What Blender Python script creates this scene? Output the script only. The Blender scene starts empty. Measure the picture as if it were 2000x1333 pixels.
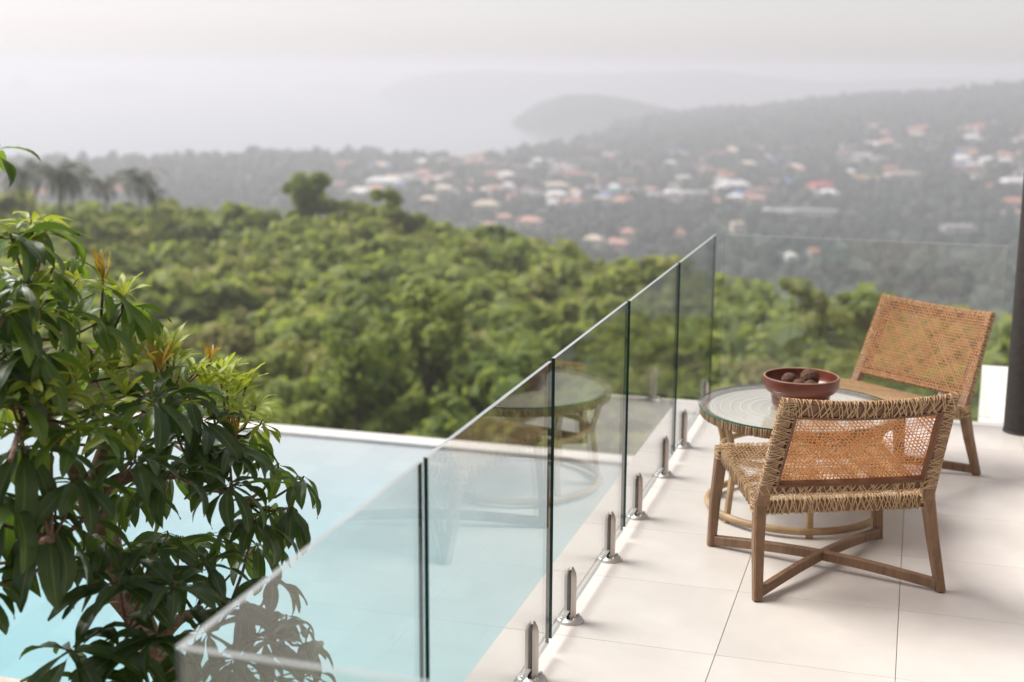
import bpy, math, random
import numpy as np
from mathutils import Vector, Matrix

R = math.radians
random.seed(7)
rng = np.random.default_rng(7)
sc = bpy.context.scene
col = sc.collection

# ------------------------------------------------------------------ camera, sky, sun, exposure
F_PX, PITCH, ROLL, YAW, CAM_H = 2610.5, 0.200777, 0.005272, 0.293609, 1.98
CAM = Vector((0, 0, CAM_H))
FW = Vector((-math.sin(YAW) * math.cos(PITCH), math.cos(YAW) * math.cos(PITCH), -math.sin(PITCH)))
_r = FW.cross(Vector((0, 0, 1))).normalized()
_u = _r.cross(FW)
RT = math.cos(ROLL) * _r + math.sin(ROLL) * _u
UP = -math.sin(ROLL) * _r + math.cos(ROLL) * _u

cd = bpy.data.cameras.new('camera')
cam = bpy.data.objects.new('camera', cd)
col.objects.link(cam)
cd.sensor_width = 36
cd.lens = F_PX * 36 / 2000
cd.clip_start, cd.clip_end = 0.05, 60000
cd.dof.use_dof = True
cd.dof.focus_distance = 4.85
cd.dof.aperture_fstop = 1.9
m = Matrix((RT, UP, -FW)).transposed().to_4x4()
m.translation = CAM
cam.matrix_world = m
sc.camera = cam

SUN_EL, SUN_AZ = R(50), R(-80)      # azimuth from +Y towards +X
world = bpy.data.worlds.new('World')
sc.world = world
world.use_nodes = True
wn = world.node_tree.nodes
wl = world.node_tree.links
sky = wn.new('ShaderNodeTexSky')
sky.sky_type = 'NISHITA'
sky.sun_disc = False
sky.sun_elevation = SUN_EL
sky.sun_rotation = SUN_AZ
sky.air_density = 1.0
sky.dust_density = 1.4
sky.altitude = 800
sky.ozone_density = 1.0
hs = wn.new('ShaderNodeHueSaturation')
hs.inputs['Saturation'].default_value = 0.25
tint = wn.new('ShaderNodeMix')
tint.data_type = 'RGBA'
tint.blend_type = 'MULTIPLY'
tint.inputs[0].default_value = 1.0
tint.inputs[7].default_value = (1.0, 0.945, 0.96, 1)
wl.new(sky.outputs[0], hs.inputs['Color'])
wl.new(hs.outputs[0], tint.inputs[6])
wl.new(tint.outputs[2], wn['Background'].inputs[0])
wn['Background'].inputs[1].default_value = 0.066

sd = bpy.data.lights.new('sun', 'SUN')
sun = bpy.data.objects.new('sun', sd)
col.objects.link(sun)
sd.energy = 2.5
sd.angle = R(32)
sd.color = (1.0, 0.95, 0.88)
sdir = Vector((math.sin(SUN_AZ) * math.cos(SUN_EL), math.cos(SUN_AZ) * math.cos(SUN_EL), math.sin(SUN_EL)))
sun.rotation_euler = sdir.to_track_quat('Z', 'Y').to_euler()
sun.location = (0, 0, 60)

vs = sc.view_settings
vs.view_transform = 'Standard'
vs.look = 'None'
vs.exposure = 1.12
vs.gamma = 1.0
vs.use_curve_mapping = False
cy = sc.cycles
cy.use_denoising = True
try:
    cy.denoiser = 'OPENIMAGEDENOISE'
except Exception:
    pass
cy.max_bounces = 12
cy.diffuse_bounces = 4
cy.glossy_bounces = 5
cy.transmission_bounces = 8
cy.transparent_max_bounces = 24
cy.volume_bounces = 3
cy.sample_clamp_indirect = 6.0
cy.caustics_reflective = False
cy.caustics_refractive = False


# ------------------------------------------------------------------ pixel helpers (2000 x 1333 photograph)
def ray(px, py):
    return (FW * F_PX + RT * (px - 1000) - UP * (py - 666.5)).normalized()


def at_z(px, py, z):
    d = ray(px, py)
    return CAM + d * ((z - CAM.z) / d.z)


def at_dist(px, py, dist):
    return CAM + ray(px, py) * dist


# ------------------------------------------------------------------ object helpers
def tag(o, label=None, cat=None, group=None, kind=None):
    if label: o['label'] = label
    if cat: o['category'] = cat
    if group: o['group'] = group
    if kind: o['kind'] = kind
    return o


def empty(name, loc=(0, 0, 0), rz=0.0, label=None, cat=None, group=None):
    o = bpy.data.objects.new(name, None)
    col.objects.link(o)
    o.location = loc
    o.rotation_euler = (0, 0, rz)
    o.empty_display_size = 0.1
    return tag(o, label, cat, group)


def link(name, me, parent=None, loc=None):
    o = bpy.data.objects.new(name, me)
    col.objects.link(o)
    o.parent = parent
    if loc is not None:
        o.location = loc
    return o


def np_mesh(name, V, Fq, mats, smooth=False, uv=None):
    """V (n,3) float array, Fq (m,k) int array with k = 3 or 4"""
    V = np.ascontiguousarray(V, dtype=np.float32)
    Fq = np.ascontiguousarray(Fq, dtype=np.int32)
    me = bpy.data.meshes.new(name)
    k = Fq.shape[1]
    me.vertices.add(len(V))
    me.vertices.foreach_set('co', V.ravel())
    me.loops.add(Fq.size)
    me.loops.foreach_set('vertex_index', Fq.ravel())
    me.polygons.add(len(Fq))
    me.polygons.foreach_set('loop_start', np.arange(len(Fq), dtype=np.int32) * k)
    me.polygons.foreach_set('use_smooth', np.full(len(Fq), smooth))
    me.update(calc_edges=True)
    for mt in (mats if isinstance(mats, (list, tuple)) else [mats]):
        me.materials.append(mt)
    if uv is not None:
        l = me.uv_layers.new(name='UVMap')
        l.data.foreach_set('uv', np.ascontiguousarray(uv, dtype=np.float32)[Fq.ravel()].ravel())
    return me


class MB:
    """collects shapes for one mesh"""
    def __init__(s):
        s.v, s.f, s.m, s.sm = [], [], [], []

    def add(s, v, f, mi=0, smooth=False):
        b = len(s.v)
        s.v += [tuple(p) for p in v]
        s.f += [tuple(i + b for i in q) for q in f]
        s.m += [mi] * len(f)
        s.sm += [smooth] * len(f)

    def box(s, lo, hi, mi=0):
        x0, y0, z0 = lo; x1, y1, z1 = hi
        s.add([(x0, y0, z0), (x1, y0, z0), (x1, y1, z0), (x0, y1, z0), (x0, y0, z1), (x1, y0, z1), (x1, y1, z1), (x0, y1, z1)],
              [(0, 3, 2, 1), (4, 5, 6, 7), (0, 1, 5, 4), (1, 2, 6, 5), (2, 3, 7, 6), (3, 0, 4, 7)], mi)

    def bevel_box(s, lo, hi, b, mi=0):
        """box with chamfered vertical and top edges"""
        x0, y0, z0 = lo; x1, y1, z1 = hi
        def ring(z, i):
            return [(x0 + i, y0 + i, z), (x1 - i, y0 + i, z), (x1 - i, y1 - i, z), (x0 + i, y1 - i, z)]
        v = ring(z0, 0) + ring(z1 - b, 0) + ring(z1, b)
        f = [(0, 3, 2, 1), (8, 9, 10, 11)]
        for k in (0, 4):
            for i in range(4):
                j = (i + 1) % 4
                f.append((k + i, k + j, k + 4 + j, k + 4 + i))
        s.add(v, f, mi)

    def tube(s, pts, rad, n=8, mi=0, caps=True, smooth=True, squash=1.0):
        pts = [Vector(p) for p in pts]
        if not isinstance(rad, (list, tuple)):
            rad = [rad] * len(pts)
        v, f = [], []
        prev = None
        for i, p in enumerate(pts):
            t = (pts[min(i + 1, len(pts) - 1)] - pts[max(i - 1, 0)]).normalized()
            if prev is None:
                a = t.cross(Vector((0, 0, 1)) if abs(t.z) < 0.9 else Vector((1, 0, 0))).normalized()
            else:
                a = (prev - t * prev.dot(t)).normalized()
            prev = a
            b = t.cross(a)
            for k in range(n):
                an = 2 * math.pi * k / n
                v.append(p + a * (math.cos(an) * rad[i]) + b * (math.sin(an) * rad[i] * squash))
        for i in range(len(pts) - 1):
            for k in range(n):
                k2 = (k + 1) % n
                f.append((i * n + k, i * n + k2, (i + 1) * n + k2, (i + 1) * n + k))
        s.add(v, f, mi, smooth)
        if caps:
            s.add(v[:n], [tuple(range(n - 1, -1, -1))], mi)
            s.add(v[-n:], [tuple(range(n))], mi)

    def bar(s, pts, side, w, h, mi=0, bev=0.15):
        """rectangular bar with chamfered edges along pts; side = direction of its width w"""
        pts = [Vector(p) for p in pts]
        side = Vector(side).normalized()
        W = w if isinstance(w, (list, tuple)) else [w] * len(pts)
        Hh = h if isinstance(h, (list, tuple)) else [h] * len(pts)
        v, f = [], []
        n = 8
        for i, p in enumerate(pts):
            t = (pts[min(i + 1, len(pts) - 1)] - pts[max(i - 1, 0)]).normalized()
            a = (side - t * side.dot(t)).normalized()
            b = t.cross(a)
            x, y = W[i] / 2, Hh[i] / 2
            c = min(x, y) * 2 * bev
            for (px, py) in ((x - c, -y), (x, -y + c), (x, y - c), (x - c, y), (-x + c, y), (-x, y - c), (-x, -y + c), (-x + c, -y)):
                v.append(p + a * px + b * py)
        for i in range(len(pts) - 1):
            for k in range(n):
                k2 = (k + 1) % n
                f.append((i * n + k, i * n + k2, (i + 1) * n + k2, (i + 1) * n + k))
        f.append(tuple(range(n - 1, -1, -1)))
        f.append(tuple(range((len(pts) - 1) * n, len(pts) * n)))
        s.add(v, f, mi)

    def strand(s, pts, nrm, w, t, mi=0):
        """flat cane strand: diamond cross-section, width w across, thickness t along the normals"""
        v, f = [], []
        for i, p in enumerate(pts):
            tg = (pts[min(i + 1, len(pts) - 1)] - pts[max(i - 1, 0)])
            if tg.length < 1e-9:
                tg = Vector((1, 0, 0))
            tg.normalize()
            n_ = nrm[i]
            a = tg.cross(n_)
            if a.length < 1e-6:
                a = tg.orthogonal()
            a.normalize()
            b = a.cross(tg).normalized()
            v += [p + a * (w / 2), p + b * (t / 2), p - a * (w / 2), p - b * (t / 2)]
        for i in range(len(pts) - 1):
            for k in range(4):
                k2 = (k + 1) % 4
                f.append((i * 4 + k, i * 4 + k2, i * 4 + 4 + k2, i * 4 + 4 + k))
        s.add(v, f, mi, True)

    def lathe(s, prof, n=32, mi=0, smooth=True, cx=0, cy=0):
        v, f = [], []
        for r_, z in prof:
            for k in range(n):
                a = 2 * math.pi * k / n
                v.append((cx + r_ * math.cos(a), cy + r_ * math.sin(a), z))
        for i in range(len(prof) - 1):
            for k in range(n):
                k2 = (k + 1) % n
                f.append((i * n + k, i * n + k2, (i + 1) * n + k2, (i + 1) * n + k))
        s.add(v, f, mi, smooth)

    def disc(s, r_, z, n=32, mi=0, up=True, cx=0, cy=0):
        v = [(cx + r_ * math.cos(2 * math.pi * k / n), cy + r_ * math.sin(2 * math.pi * k / n), z) for k in range(n)]
        s.add(v, [tuple(range(n)) if up else tuple(range(n - 1, -1, -1))], mi)

    def mesh(s, name, mats):
        me = bpy.data.meshes.new(name)
        me.from_pydata(s.v, [], s.f)
        for mt in (mats if isinstance(mats, (list, tuple)) else [mats]):
            me.materials.append(mt)
        me.polygons.foreach_set('material_index', s.m)
        me.polygons.foreach_set('use_smooth', s.sm)
        me.update()
        return me

    def build(s, name, mats, parent=None, loc=None):
        return link(name, s.mesh(name, mats), parent, loc)


# ------------------------------------------------------------------ materials
def mat(name):
    mt = bpy.data.materials.new(name)
    mt.use_nodes = True
    nt = mt.node_tree
    return mt, nt.nodes, nt.links, nt.nodes['Principled BSDF']


def ramp(n, stops):
    r_ = n.new('ShaderNodeValToRGB')
    e = r_.color_ramp.elements
    while len(e) < len(stops):
        e.new(0.5)
    for el, (p, c) in zip(e, stops):
        el.position = p
        el.color = (*c, 1)
    return r_


def noise(n, l, scale, detail=4, coord='Object', stretch=None, rough=0.55):
    tc = n.new('ShaderNodeTexCoord')
    tx = n.new('ShaderNodeTexNoise')
    tx.inputs['Scale'].default_value = scale
    tx.inputs['Detail'].default_value = detail
    tx.inputs['Roughness'].default_value = rough
    if stretch:
        mp = n.new('ShaderNodeMapping')
        mp.inputs['Scale'].default_value = stretch
        l.new(tc.outputs[coord], mp.inputs[0])
        l.new(mp.outputs[0], tx.inputs['Vector'])
    else:
        l.new(tc.outputs[coord], tx.inputs['Vector'])
    return tx


def bump(n, l, src, bsdf, strength=0.2, dist=0.01):
    b = n.new('ShaderNodeBump')
    b.inputs['Strength'].default_value = strength
    b.inputs['Distance'].default_value = dist
    l.new(src, b.inputs['Height'])
    l.new(b.outputs[0], bsdf.inputs['Normal'])
    return b


def simple(name, c0, c1, scale, rough=0.6, detail=5, bmp=0.0, bdist=0.01, spec=0.5, metal=0.0, stretch=None, pos=(0.35, 0.65)):
    mt, n, l, b = mat(name)
    tx = noise(n, l, scale, detail, stretch=stretch)
    rp = ramp(n, [(pos[0], c0), (pos[1], c1)])
    l.new(tx.outputs['Fac'], rp.inputs[0])
    l.new(rp.outputs[0], b.inputs['Base Color'])
    b.inputs['Roughness'].default_value = rough
    b.inputs['Specular IOR Level'].default_value = spec
    b.inputs['Metallic'].default_value = metal
    if bmp:
        bump(n, l, tx.outputs['Fac'], b, bmp, bdist)
    return mt


def wood(name, c0, c1, stretch=(60, 60, 4), rough=0.5):
    mt, n, l, b = mat(name)
    tx = noise(n, l, 1.0, 6, stretch=stretch, rough=0.65)
    t2 = noise(n, l, 5.0, 3)
    mx = n.new('ShaderNodeMath'); mx.operation = 'MULTIPLY_ADD'
    l.new(t2.outputs['Fac'], mx.inputs[0]); mx.inputs[1].default_value = 0.5
    ms = n.new('ShaderNodeMath'); ms.operation = 'MULTIPLY'; ms.inputs[1].default_value = 0.5
    l.new(tx.outputs['Fac'], ms.inputs[0])
    l.new(ms.outputs[0], mx.inputs[2])
    rp = ramp(n, [(0.33, c0), (0.66, c1)])
    l.new(mx.outputs[0], rp.inputs[0])
    l.new(rp.outputs[0], b.inputs['Base Color'])
    b.inputs['Roughness'].default_value = rough
    bump(n, l, tx.outputs['Fac'], b, 0.25, 0.002)
    return mt


def leaf_mat(name, top, alt, trans, rough=0.38, tfac=0.25, rib=None, per='island', spec=0.5):
    mt, n, l, b = mat(name)
    out = n['Material Output']
    if per == 'object':
        inf = n.new('ShaderNodeObjectInfo'); rnd = inf.outputs['Random']
    else:
        inf = n.new('ShaderNodeNewGeometry'); rnd = inf.outputs['Random Per Island']
    rp = ramp(n, [(0.0, top), (1.0, alt)])
    l.new(rnd, rp.inputs[0])
    src = rp.outputs[0]
    if rib:
        uvn = n.new('ShaderNodeUVMap')
        sp = n.new('ShaderNodeSeparateXYZ')
        l.new(uvn.outputs[0], sp.inputs[0])
        sb = n.new('ShaderNodeMath'); sb.operation = 'SUBTRACT'; sb.inputs[1].default_value = 0.5
        l.new(sp.outputs[0], sb.inputs[0])
        ab = n.new('ShaderNodeMath'); ab.operation = 'ABSOLUTE'
        l.new(sb.outputs[0], ab.inputs[0])
        mr = n.new('ShaderNodeMapRange')
        mr.inputs[1].default_value = 0.025; mr.inputs[2].default_value = 0.06
        mr.inputs[3].default_value = 0.85; mr.inputs[4].default_value = 0.0
        l.new(ab.outputs[0], mr.inputs[0])
        mxr = n.new('ShaderNodeMix'); mxr.data_type = 'RGBA'
        l.new(mr.outputs[0], mxr.inputs[0])
        l.new(src, mxr.inputs[6])
        mxr.inputs[7].default_value = (*rib, 1)
        src = mxr.outputs[2]
        # side veins as fine relief
        wv = n.new('ShaderNodeMath'); wv.operation = 'MULTIPLY_ADD'
        l.new(sp.outputs[1], wv.inputs[0]); wv.inputs[1].default_value = 110
        w2 = n.new('ShaderNodeMath'); w2.operation = 'MULTIPLY'; w2.inputs[1].default_value = -60
        l.new(ab.outputs[0], w2.inputs[0])
        l.new(w2.outputs[0], wv.inputs[2])
        sn = n.new('ShaderNodeMath'); sn.operation = 'SINE'
        l.new(wv.outputs[0], sn.inputs[0])
        bump(n, l, sn.outputs[0], b, 0.12, 0.002)
    l.new(src, b.inputs['Base Color'])
    b.inputs['Roughness'].default_value = rough
    b.inputs['Specular IOR Level'].default_value = spec
    tr = n.new('ShaderNodeBsdfTranslucent')
    tr.inputs[0].default_value = (*trans, 1)
    mx = n.new('ShaderNodeMixShader')
    mx.inputs[0].default_value = tfac
    l.new(b.outputs[0], mx.inputs[1])
    l.new(tr.outputs[0], mx.inputs[2])
    l.new(mx.outputs[0], out.inputs['Surface'])
    return mt


def sheet_glass(name, tintc, rough=0.0, ior=1.5, bumps=None):
    """clear sheet: Fresnel mirror over a clear tinted body, the same from both sides"""
    mt, n, l, b = mat(name)
    n.remove(b)
    geo = n.new('ShaderNodeNewGeometry')
    mi = n.new('ShaderNodeMix')
    l.new(geo.outputs['Backfacing'], mi.inputs[0])
    mi.inputs[2].default_value = ior
    mi.inputs[3].default_value = 1 / ior
    fr = n.new('ShaderNodeFresnel')
    l.new(mi.outputs[0], fr.inputs[0])
    tp = n.new('ShaderNodeBsdfTransparent')
    tp.inputs[0].default_value = (*tintc, 1)
    gl = n.new('ShaderNodeBsdfGlossy')
    gl.inputs['Roughness'].default_value = rough
    if bumps:
        tx = noise(n, l, bumps[0], 3, stretch=(1, 1.8, 1))
        bn = n.new('ShaderNodeBump')
        bn.inputs['Strength'].default_value = bumps[1]
        bn.inputs['Distance'].default_value = bumps[2]
        l.new(tx.outputs['Fac'], bn.inputs['Height'])
        l.new(bn.outputs[0], fr.inputs['Normal'])
        l.new(bn.outputs[0], gl.inputs['Normal'])
    mx = n.new('ShaderNodeMixShader')
    l.new(fr.outputs[0], mx.inputs[0])
    l.new(tp.outputs[0], mx.inputs[1])
    l.new(gl.outputs[0], mx.inputs[2])
    l.new(mx.outputs[0], n['Material Output'].inputs['Surface'])
    return mt


M = {}
M['tile'] = simple('floor_tile', (0.63, 0.59, 0.56), (0.71, 0.668, 0.635), 3.0, 0.38, 6, 0.05, 0.002)
_n, _l = M['tile'].node_tree.nodes, M['tile'].node_tree.links      # slight change from tile to tile
_oi = _n.new('ShaderNodeObjectInfo'); _mr = _n.new('ShaderNodeMapRange'); _mr.inputs[3].default_value = .955; _mr.inputs[4].default_value = 1.03
_l.new(_oi.outputs['Random'], _mr.inputs[0])
_mm = _n.new('ShaderNodeMix'); _mm.data_type = 'RGBA'; _mm.blend_type = 'MULTIPLY'; _mm.inputs[0].default_value = 1
_rp = [q for q in _n if q.type == 'VALTORGB'][0]
_l.new(_rp.outputs[0], _mm.inputs[6]); _l.new(_mr.outputs[0], _mm.inputs[7]); _l.new(_mm.outputs[2], _n['Principled BSDF'].inputs['Base Color'])
M['grout'] = simple('grout', (0.50, 0.45, 0.41), (0.58, 0.52, 0.48), 30, 0.9)
M['render'] = simple('white_render', (0.72, 0.69, 0.64), (0.80, 0.77, 0.72), 6, 0.8, 6, 0.15, 0.004)
M['ceiling'] = simple('ceiling_paint', (0.72, 0.69, 0.65), (0.78, 0.75, 0.71), 3, 0.7)
M['column'] = simple('column_paint', (0.020, 0.015, 0.013), (0.036, 0.028, 0.025), 30, 0.65, 6, 0.1, 0.002)
M['stone'] = simple('pool_stone', (0.52, 0.44, 0.37), (0.64, 0.55, 0.47), 14, 0.75, 7, 0.2, 0.004)
M['pool_white'] = simple('pool_edge_tile', (0.72, 0.70, 0.66), (0.8, 0.78, 0.74), 10, 0.4)
M['glass'] = sheet_glass('clear_glass', (0.972, 0.985, 0.978))
M['table_glass'] = sheet_glass('table_glass', (0.985, 0.992, 0.988))
M['water'] = sheet_glass('pool_water', (0.97, 0.985, 0.985), 0.03, 1.40, (5.0, 0.55, 0.03))
_n, _l = M['water'].node_tree.nodes, M['water'].node_tree.links
_va = _n.new('ShaderNodeVolumeAbsorption')
_va.inputs['Color'].default_value = (0.35, 0.85, 0.91, 1)
_va.inputs['Density'].default_value = 0.58
_l.new(_va.outputs[0], _n['Material Output'].inputs['Volume'])
M['steel'] = simple('brushed_steel', (0.50, 0.46, 0.43), (0.62, 0.58, 0.55), 40, 0.48, 3, metal=1.0, stretch=(1, 1, 0.05))
M['chrome'] = simple('polished_steel', (0.62, 0.60, 0.58), (0.7, 0.68, 0.66), 30, 0.45, 3, metal=1.0)
M['slot'] = simple('dark_gasket', (0.02, 0.02, 0.02), (0.03, 0.03, 0.03), 30, 0.8)
M['bark'] = simple('bark', (0.10, 0.055, 0.035), (0.24, 0.15, 0.10), 30, 0.85, 7, 0.6, 0.006)
M['soil'] = simple('garden_soil', (0.05, 0.055, 0.025), (0.11, 0.10, 0.05), 5, 0.95, 8, 0.6, 0.03)
M['wood'] = wood('chair_wood', (0.125, 0.064, 0.033), (0.30, 0.175, 0.095))
M['wood_dark'] = wood('frame_wood', (0.10, 0.038, 0.018), (0.17, 0.075, 0.035))
M['pole'] = wood('rattan_pole', (0.30, 0.185, 0.095), (0.52, 0.36, 0.20), (14, 14, 14))
M['bowl'] = wood('bowl_wood', (0.085, 0.018, 0.011), (0.21, 0.052, 0.030), (3, 3, 60), 0.28)
M['bowl_rim'] = wood('bowl_rim_wood', (0.22, 0.11, 0.07), (0.36, 0.2, 0.13), (20, 20, 20), 0.4)
M['ball'] = simple('dried_ball', (0.055, 0.025, 0.014), (0.17, 0.085, 0.05), 70, 0.85, 5, 0.5, 0.004)
M['edge'] = None


def cane_mat(name, c0, c1, tr, tf):
    return leaf_mat(name, c0, c1, tr, 0.45, tf, spec=0.4)


M['cane'] = cane_mat('cane', (0.55, 0.38, 0.20), (0.74, 0.56, 0.34), (0.80, 0.40, 0.10), 0.25)
M['cane_panel'] = cane_mat('cane_panel', (0.58, 0.375, 0.18), (0.77, 0.54, 0.30), (0.95, 0.50, 0.09), 0.42)
# the polished end faces of the panes: green body colour of the glass seen along the sheet
mt, n, l, b = mat('glass_end')
b.inputs['Base Color'].default_value = (0.004, 0.035, 0.028, 1)
b.inputs['Roughness'].default_value = 0.15
M['glass_end'] = mt
M['glass_top'] = simple('glass_edge_sky_gleam', (0.34, 0.37, 0.37), (0.42, 0.45, 0.45), 8, 0.3)  # pale tone stands in for sky reflected in the pane's top and bottom edges
M['glass_green'] = simple('glass_green_edge', (0.02, 0.14, 0.09), (0.03, 0.18, 0.12), 20, 0.2)

# pool interior: small turquoise tiles
mt, n, l, b = mat('pool_tile')
tc = n.new('ShaderNodeTexCoord')
br = n.new('ShaderNodeTexBrick')
br.offset = 0.0
br.inputs['Color1'].default_value = (0.56, 0.575, 0.59, 1)
br.inputs['Color2'].default_value = (0.61, 0.625, 0.635, 1)
br.inputs['Mortar'].default_value = (0.565, 0.58, 0.59, 1)
br.inputs['Scale'].default_value = 1.0
br.inputs['Brick Width'].default_value = 0.3
br.inputs['Row Height'].default_value = 0.3
br.inputs['Mortar Size'].default_value = 0.008
l.new(tc.outputs['Object'], br.inputs['Vector'])
l.new(br.outputs[0], b.inputs['Base Color'])
b.inputs['Roughness'].default_value = 0.4
M['pool_tile'] = mt

# sea
mt, n, l, b = mat('sea_water')
b.inputs['Base Color'].default_value = (0.10, 0.15, 0.17, 1)
b.inputs['Roughness'].default_value = 0.12
b.inputs['IOR'].default_value = 1.33
tx = noise(n, l, 0.02, 6)
bump(n, l, tx.outputs['Fac'], b, 0.15, 0.5)
M['sea'] = mt
M['ground'] = simple('hill_ground', (0.022, 0.045, 0.030), (0.055, 0.08, 0.045), 0.02, 0.95, 9)

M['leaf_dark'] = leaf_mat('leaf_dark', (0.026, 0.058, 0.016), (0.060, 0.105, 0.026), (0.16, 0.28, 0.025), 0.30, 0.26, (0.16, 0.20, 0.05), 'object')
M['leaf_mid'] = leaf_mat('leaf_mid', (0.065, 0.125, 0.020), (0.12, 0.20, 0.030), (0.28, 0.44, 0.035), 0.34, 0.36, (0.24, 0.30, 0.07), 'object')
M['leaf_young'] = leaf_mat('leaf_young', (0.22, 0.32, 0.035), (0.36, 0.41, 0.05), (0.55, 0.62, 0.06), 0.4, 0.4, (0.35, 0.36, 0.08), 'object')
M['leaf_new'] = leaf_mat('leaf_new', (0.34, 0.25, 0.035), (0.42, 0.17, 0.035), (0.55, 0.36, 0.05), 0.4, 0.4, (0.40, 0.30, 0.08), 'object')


def crown_mat(name, stops, tr, per):
    mt = leaf_mat(name, stops[0][1], stops[-1][1], tr, 0.6, 0.42, None, per, 0.25)
    n = mt.node_tree.nodes
    l = mt.node_tree.links
    rp = [x for x in n if x.type == 'VALTORGB'][0]
    while len(rp.color_ramp.elements) < len(stops):
        rp.color_ramp.elements.new(0.5)
    for e, (p, c) in zip(rp.color_ramp.elements, stops):
        e.position = p
        e.color = (*c, 1)
    # stands of one species: slow change over the slope
    src = n.new('ShaderNodeObjectInfo').outputs['Location'] if per == 'object' else n.new('ShaderNodeNewGeometry').outputs['Position']
    nz = n.new('ShaderNodeTexNoise'); nz.inputs['Scale'].default_value = 0.045; nz.inputs['Detail'].default_value = 2
    l.new(src, nz.inputs['Vector'])
    st = n.new('ShaderNodeMapRange'); st.inputs[1].default_value = 0.32; st.inputs[2].default_value = 0.68
    l.new(nz.outputs['Fac'], st.inputs[0])
    mf = n.new('ShaderNodeMix'); mf.inputs[0].default_value = 0.55
    l.new(st.outputs[0], mf.inputs[2])
    l.new(rp.inputs[0].links[0].from_socket, mf.inputs[3])
    l.new(mf.outputs[0], rp.inputs[0])
    # leaf to leaf change on top of the tree to tree change
    b = n['Principled BSDF']
    geo = n.new('ShaderNodeNewGeometry')
    mr = n.new('ShaderNodeMapRange')
    mr.inputs[3].default_value = 0.6
    mr.inputs[4].default_value = 1.4
    l.new(geo.outputs['Random Per Island'], mr.inputs[0])
    mv = n.new('ShaderNodeMix'); mv.data_type = 'RGBA'; mv.blend_type = 'MULTIPLY'
    mv.inputs[0].default_value = 1.0
    l.new(rp.outputs[0], mv.inputs[6])
    l.new(mr.outputs[0], mv.inputs[7])
    l.new(mv.outputs[2], b.inputs['Base Color'])
    return mt


GREENS = [(0.0, (0.095, 0.150, 0.042)), (0.25, (0.155, 0.215, 0.050)), (0.5, (0.225, 0.280, 0.062)), (0.7, (0.295, 0.300, 0.080)), (0.82, (0.275, 0.235, 0.092)), (1.0, (0.33, 0.40, 0.055))]
M['crown'] = crown_mat('crown_leaves', GREENS, (0.42, 0.50, 0.09), 'object')
M['crown_far'] = crown_mat('far_crown_leaves', GREENS, (0.42, 0.50, 0.09), 'island')
M['plain_tree'] = crown_mat('plain_crowns', [(0.0, (0.028, 0.060, 0.040)), (0.5, (0.052, 0.092, 0.055)), (1.0, (0.095, 0.13, 0.070))], (0.06, 0.10, 0.045), 'island')
M['palm'] = leaf_mat('palm_frond', (0.035, 0.05, 0.022), (0.075, 0.08, 0.035), (0.08, 0.11, 0.03), 0.5, 0.12)
M['trunk'] = simple('tree_trunk', (0.08, 0.06, 0.045), (0.17, 0.13, 0.1), 8, 0.9)


def paint(name, c, v=0.85):
    return simple(name, tuple(x * v for x in c), c, 0.8, 0.8)


# ------------------------------------------------------------------ terrain
SEA_Z = -118.0
KS = ([-2000, 0, 300, 800, 1270, 1600, 2000, 4000], [1.15, 1.13, 1.10, 1.0, 0.78, 0.66, 0.60, 0.55])
G0 = ([0, 13, 20, 30, 45, 70, 110, 150, 200, 260, 350, 500, 700, 900], [-3.6, -4.2, -9.5, -14, -17.5, -21, -25, -27, -28, -40, -65, -95, -113, -116])
HILL = ([1150, 1210, 1300, 1400, 1500, 1600, 1700, 1800, 1900, 2000, 2300, 3000], [255, 246, 230, 221, 216, 201, 187, 181, 173, 169, 160, 150])
RANGE_ = ([740, 800, 860, 950, 1100, 1250, 1380, 1450, 1600, 1700, 1800, 1900, 2000, 2600], [178, 152, 142, 137, 142, 140, 136, 143, 155, 150, 147, 148, 145, 140])
CX_AZ = math.atan2(FW.y, FW.x)


def vnoise(x, y, s, seed):
    """smooth value noise"""
    x = np.asarray(x) / s; y = np.asarray(y) / s
    xi = np.floor(x); yi = np.floor(y)
    fx = x - xi; fy = y - yi
    fx = fx * fx * (3 - 2 * fx); fy = fy * fy * (3 - 2 * fy)
    def h(a, b):
        v = np.sin(a * 127.1 + b * 311.7 + seed * 74.7) * 43758.5453
        return v - np.floor(v)
    return (h(xi, yi) * (1 - fx) + h(xi + 1, yi) * fx) * (1 - fy) + (h(xi, yi + 1) * (1 - fx) + h(xi + 1, yi + 1) * fx) * fy


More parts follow.
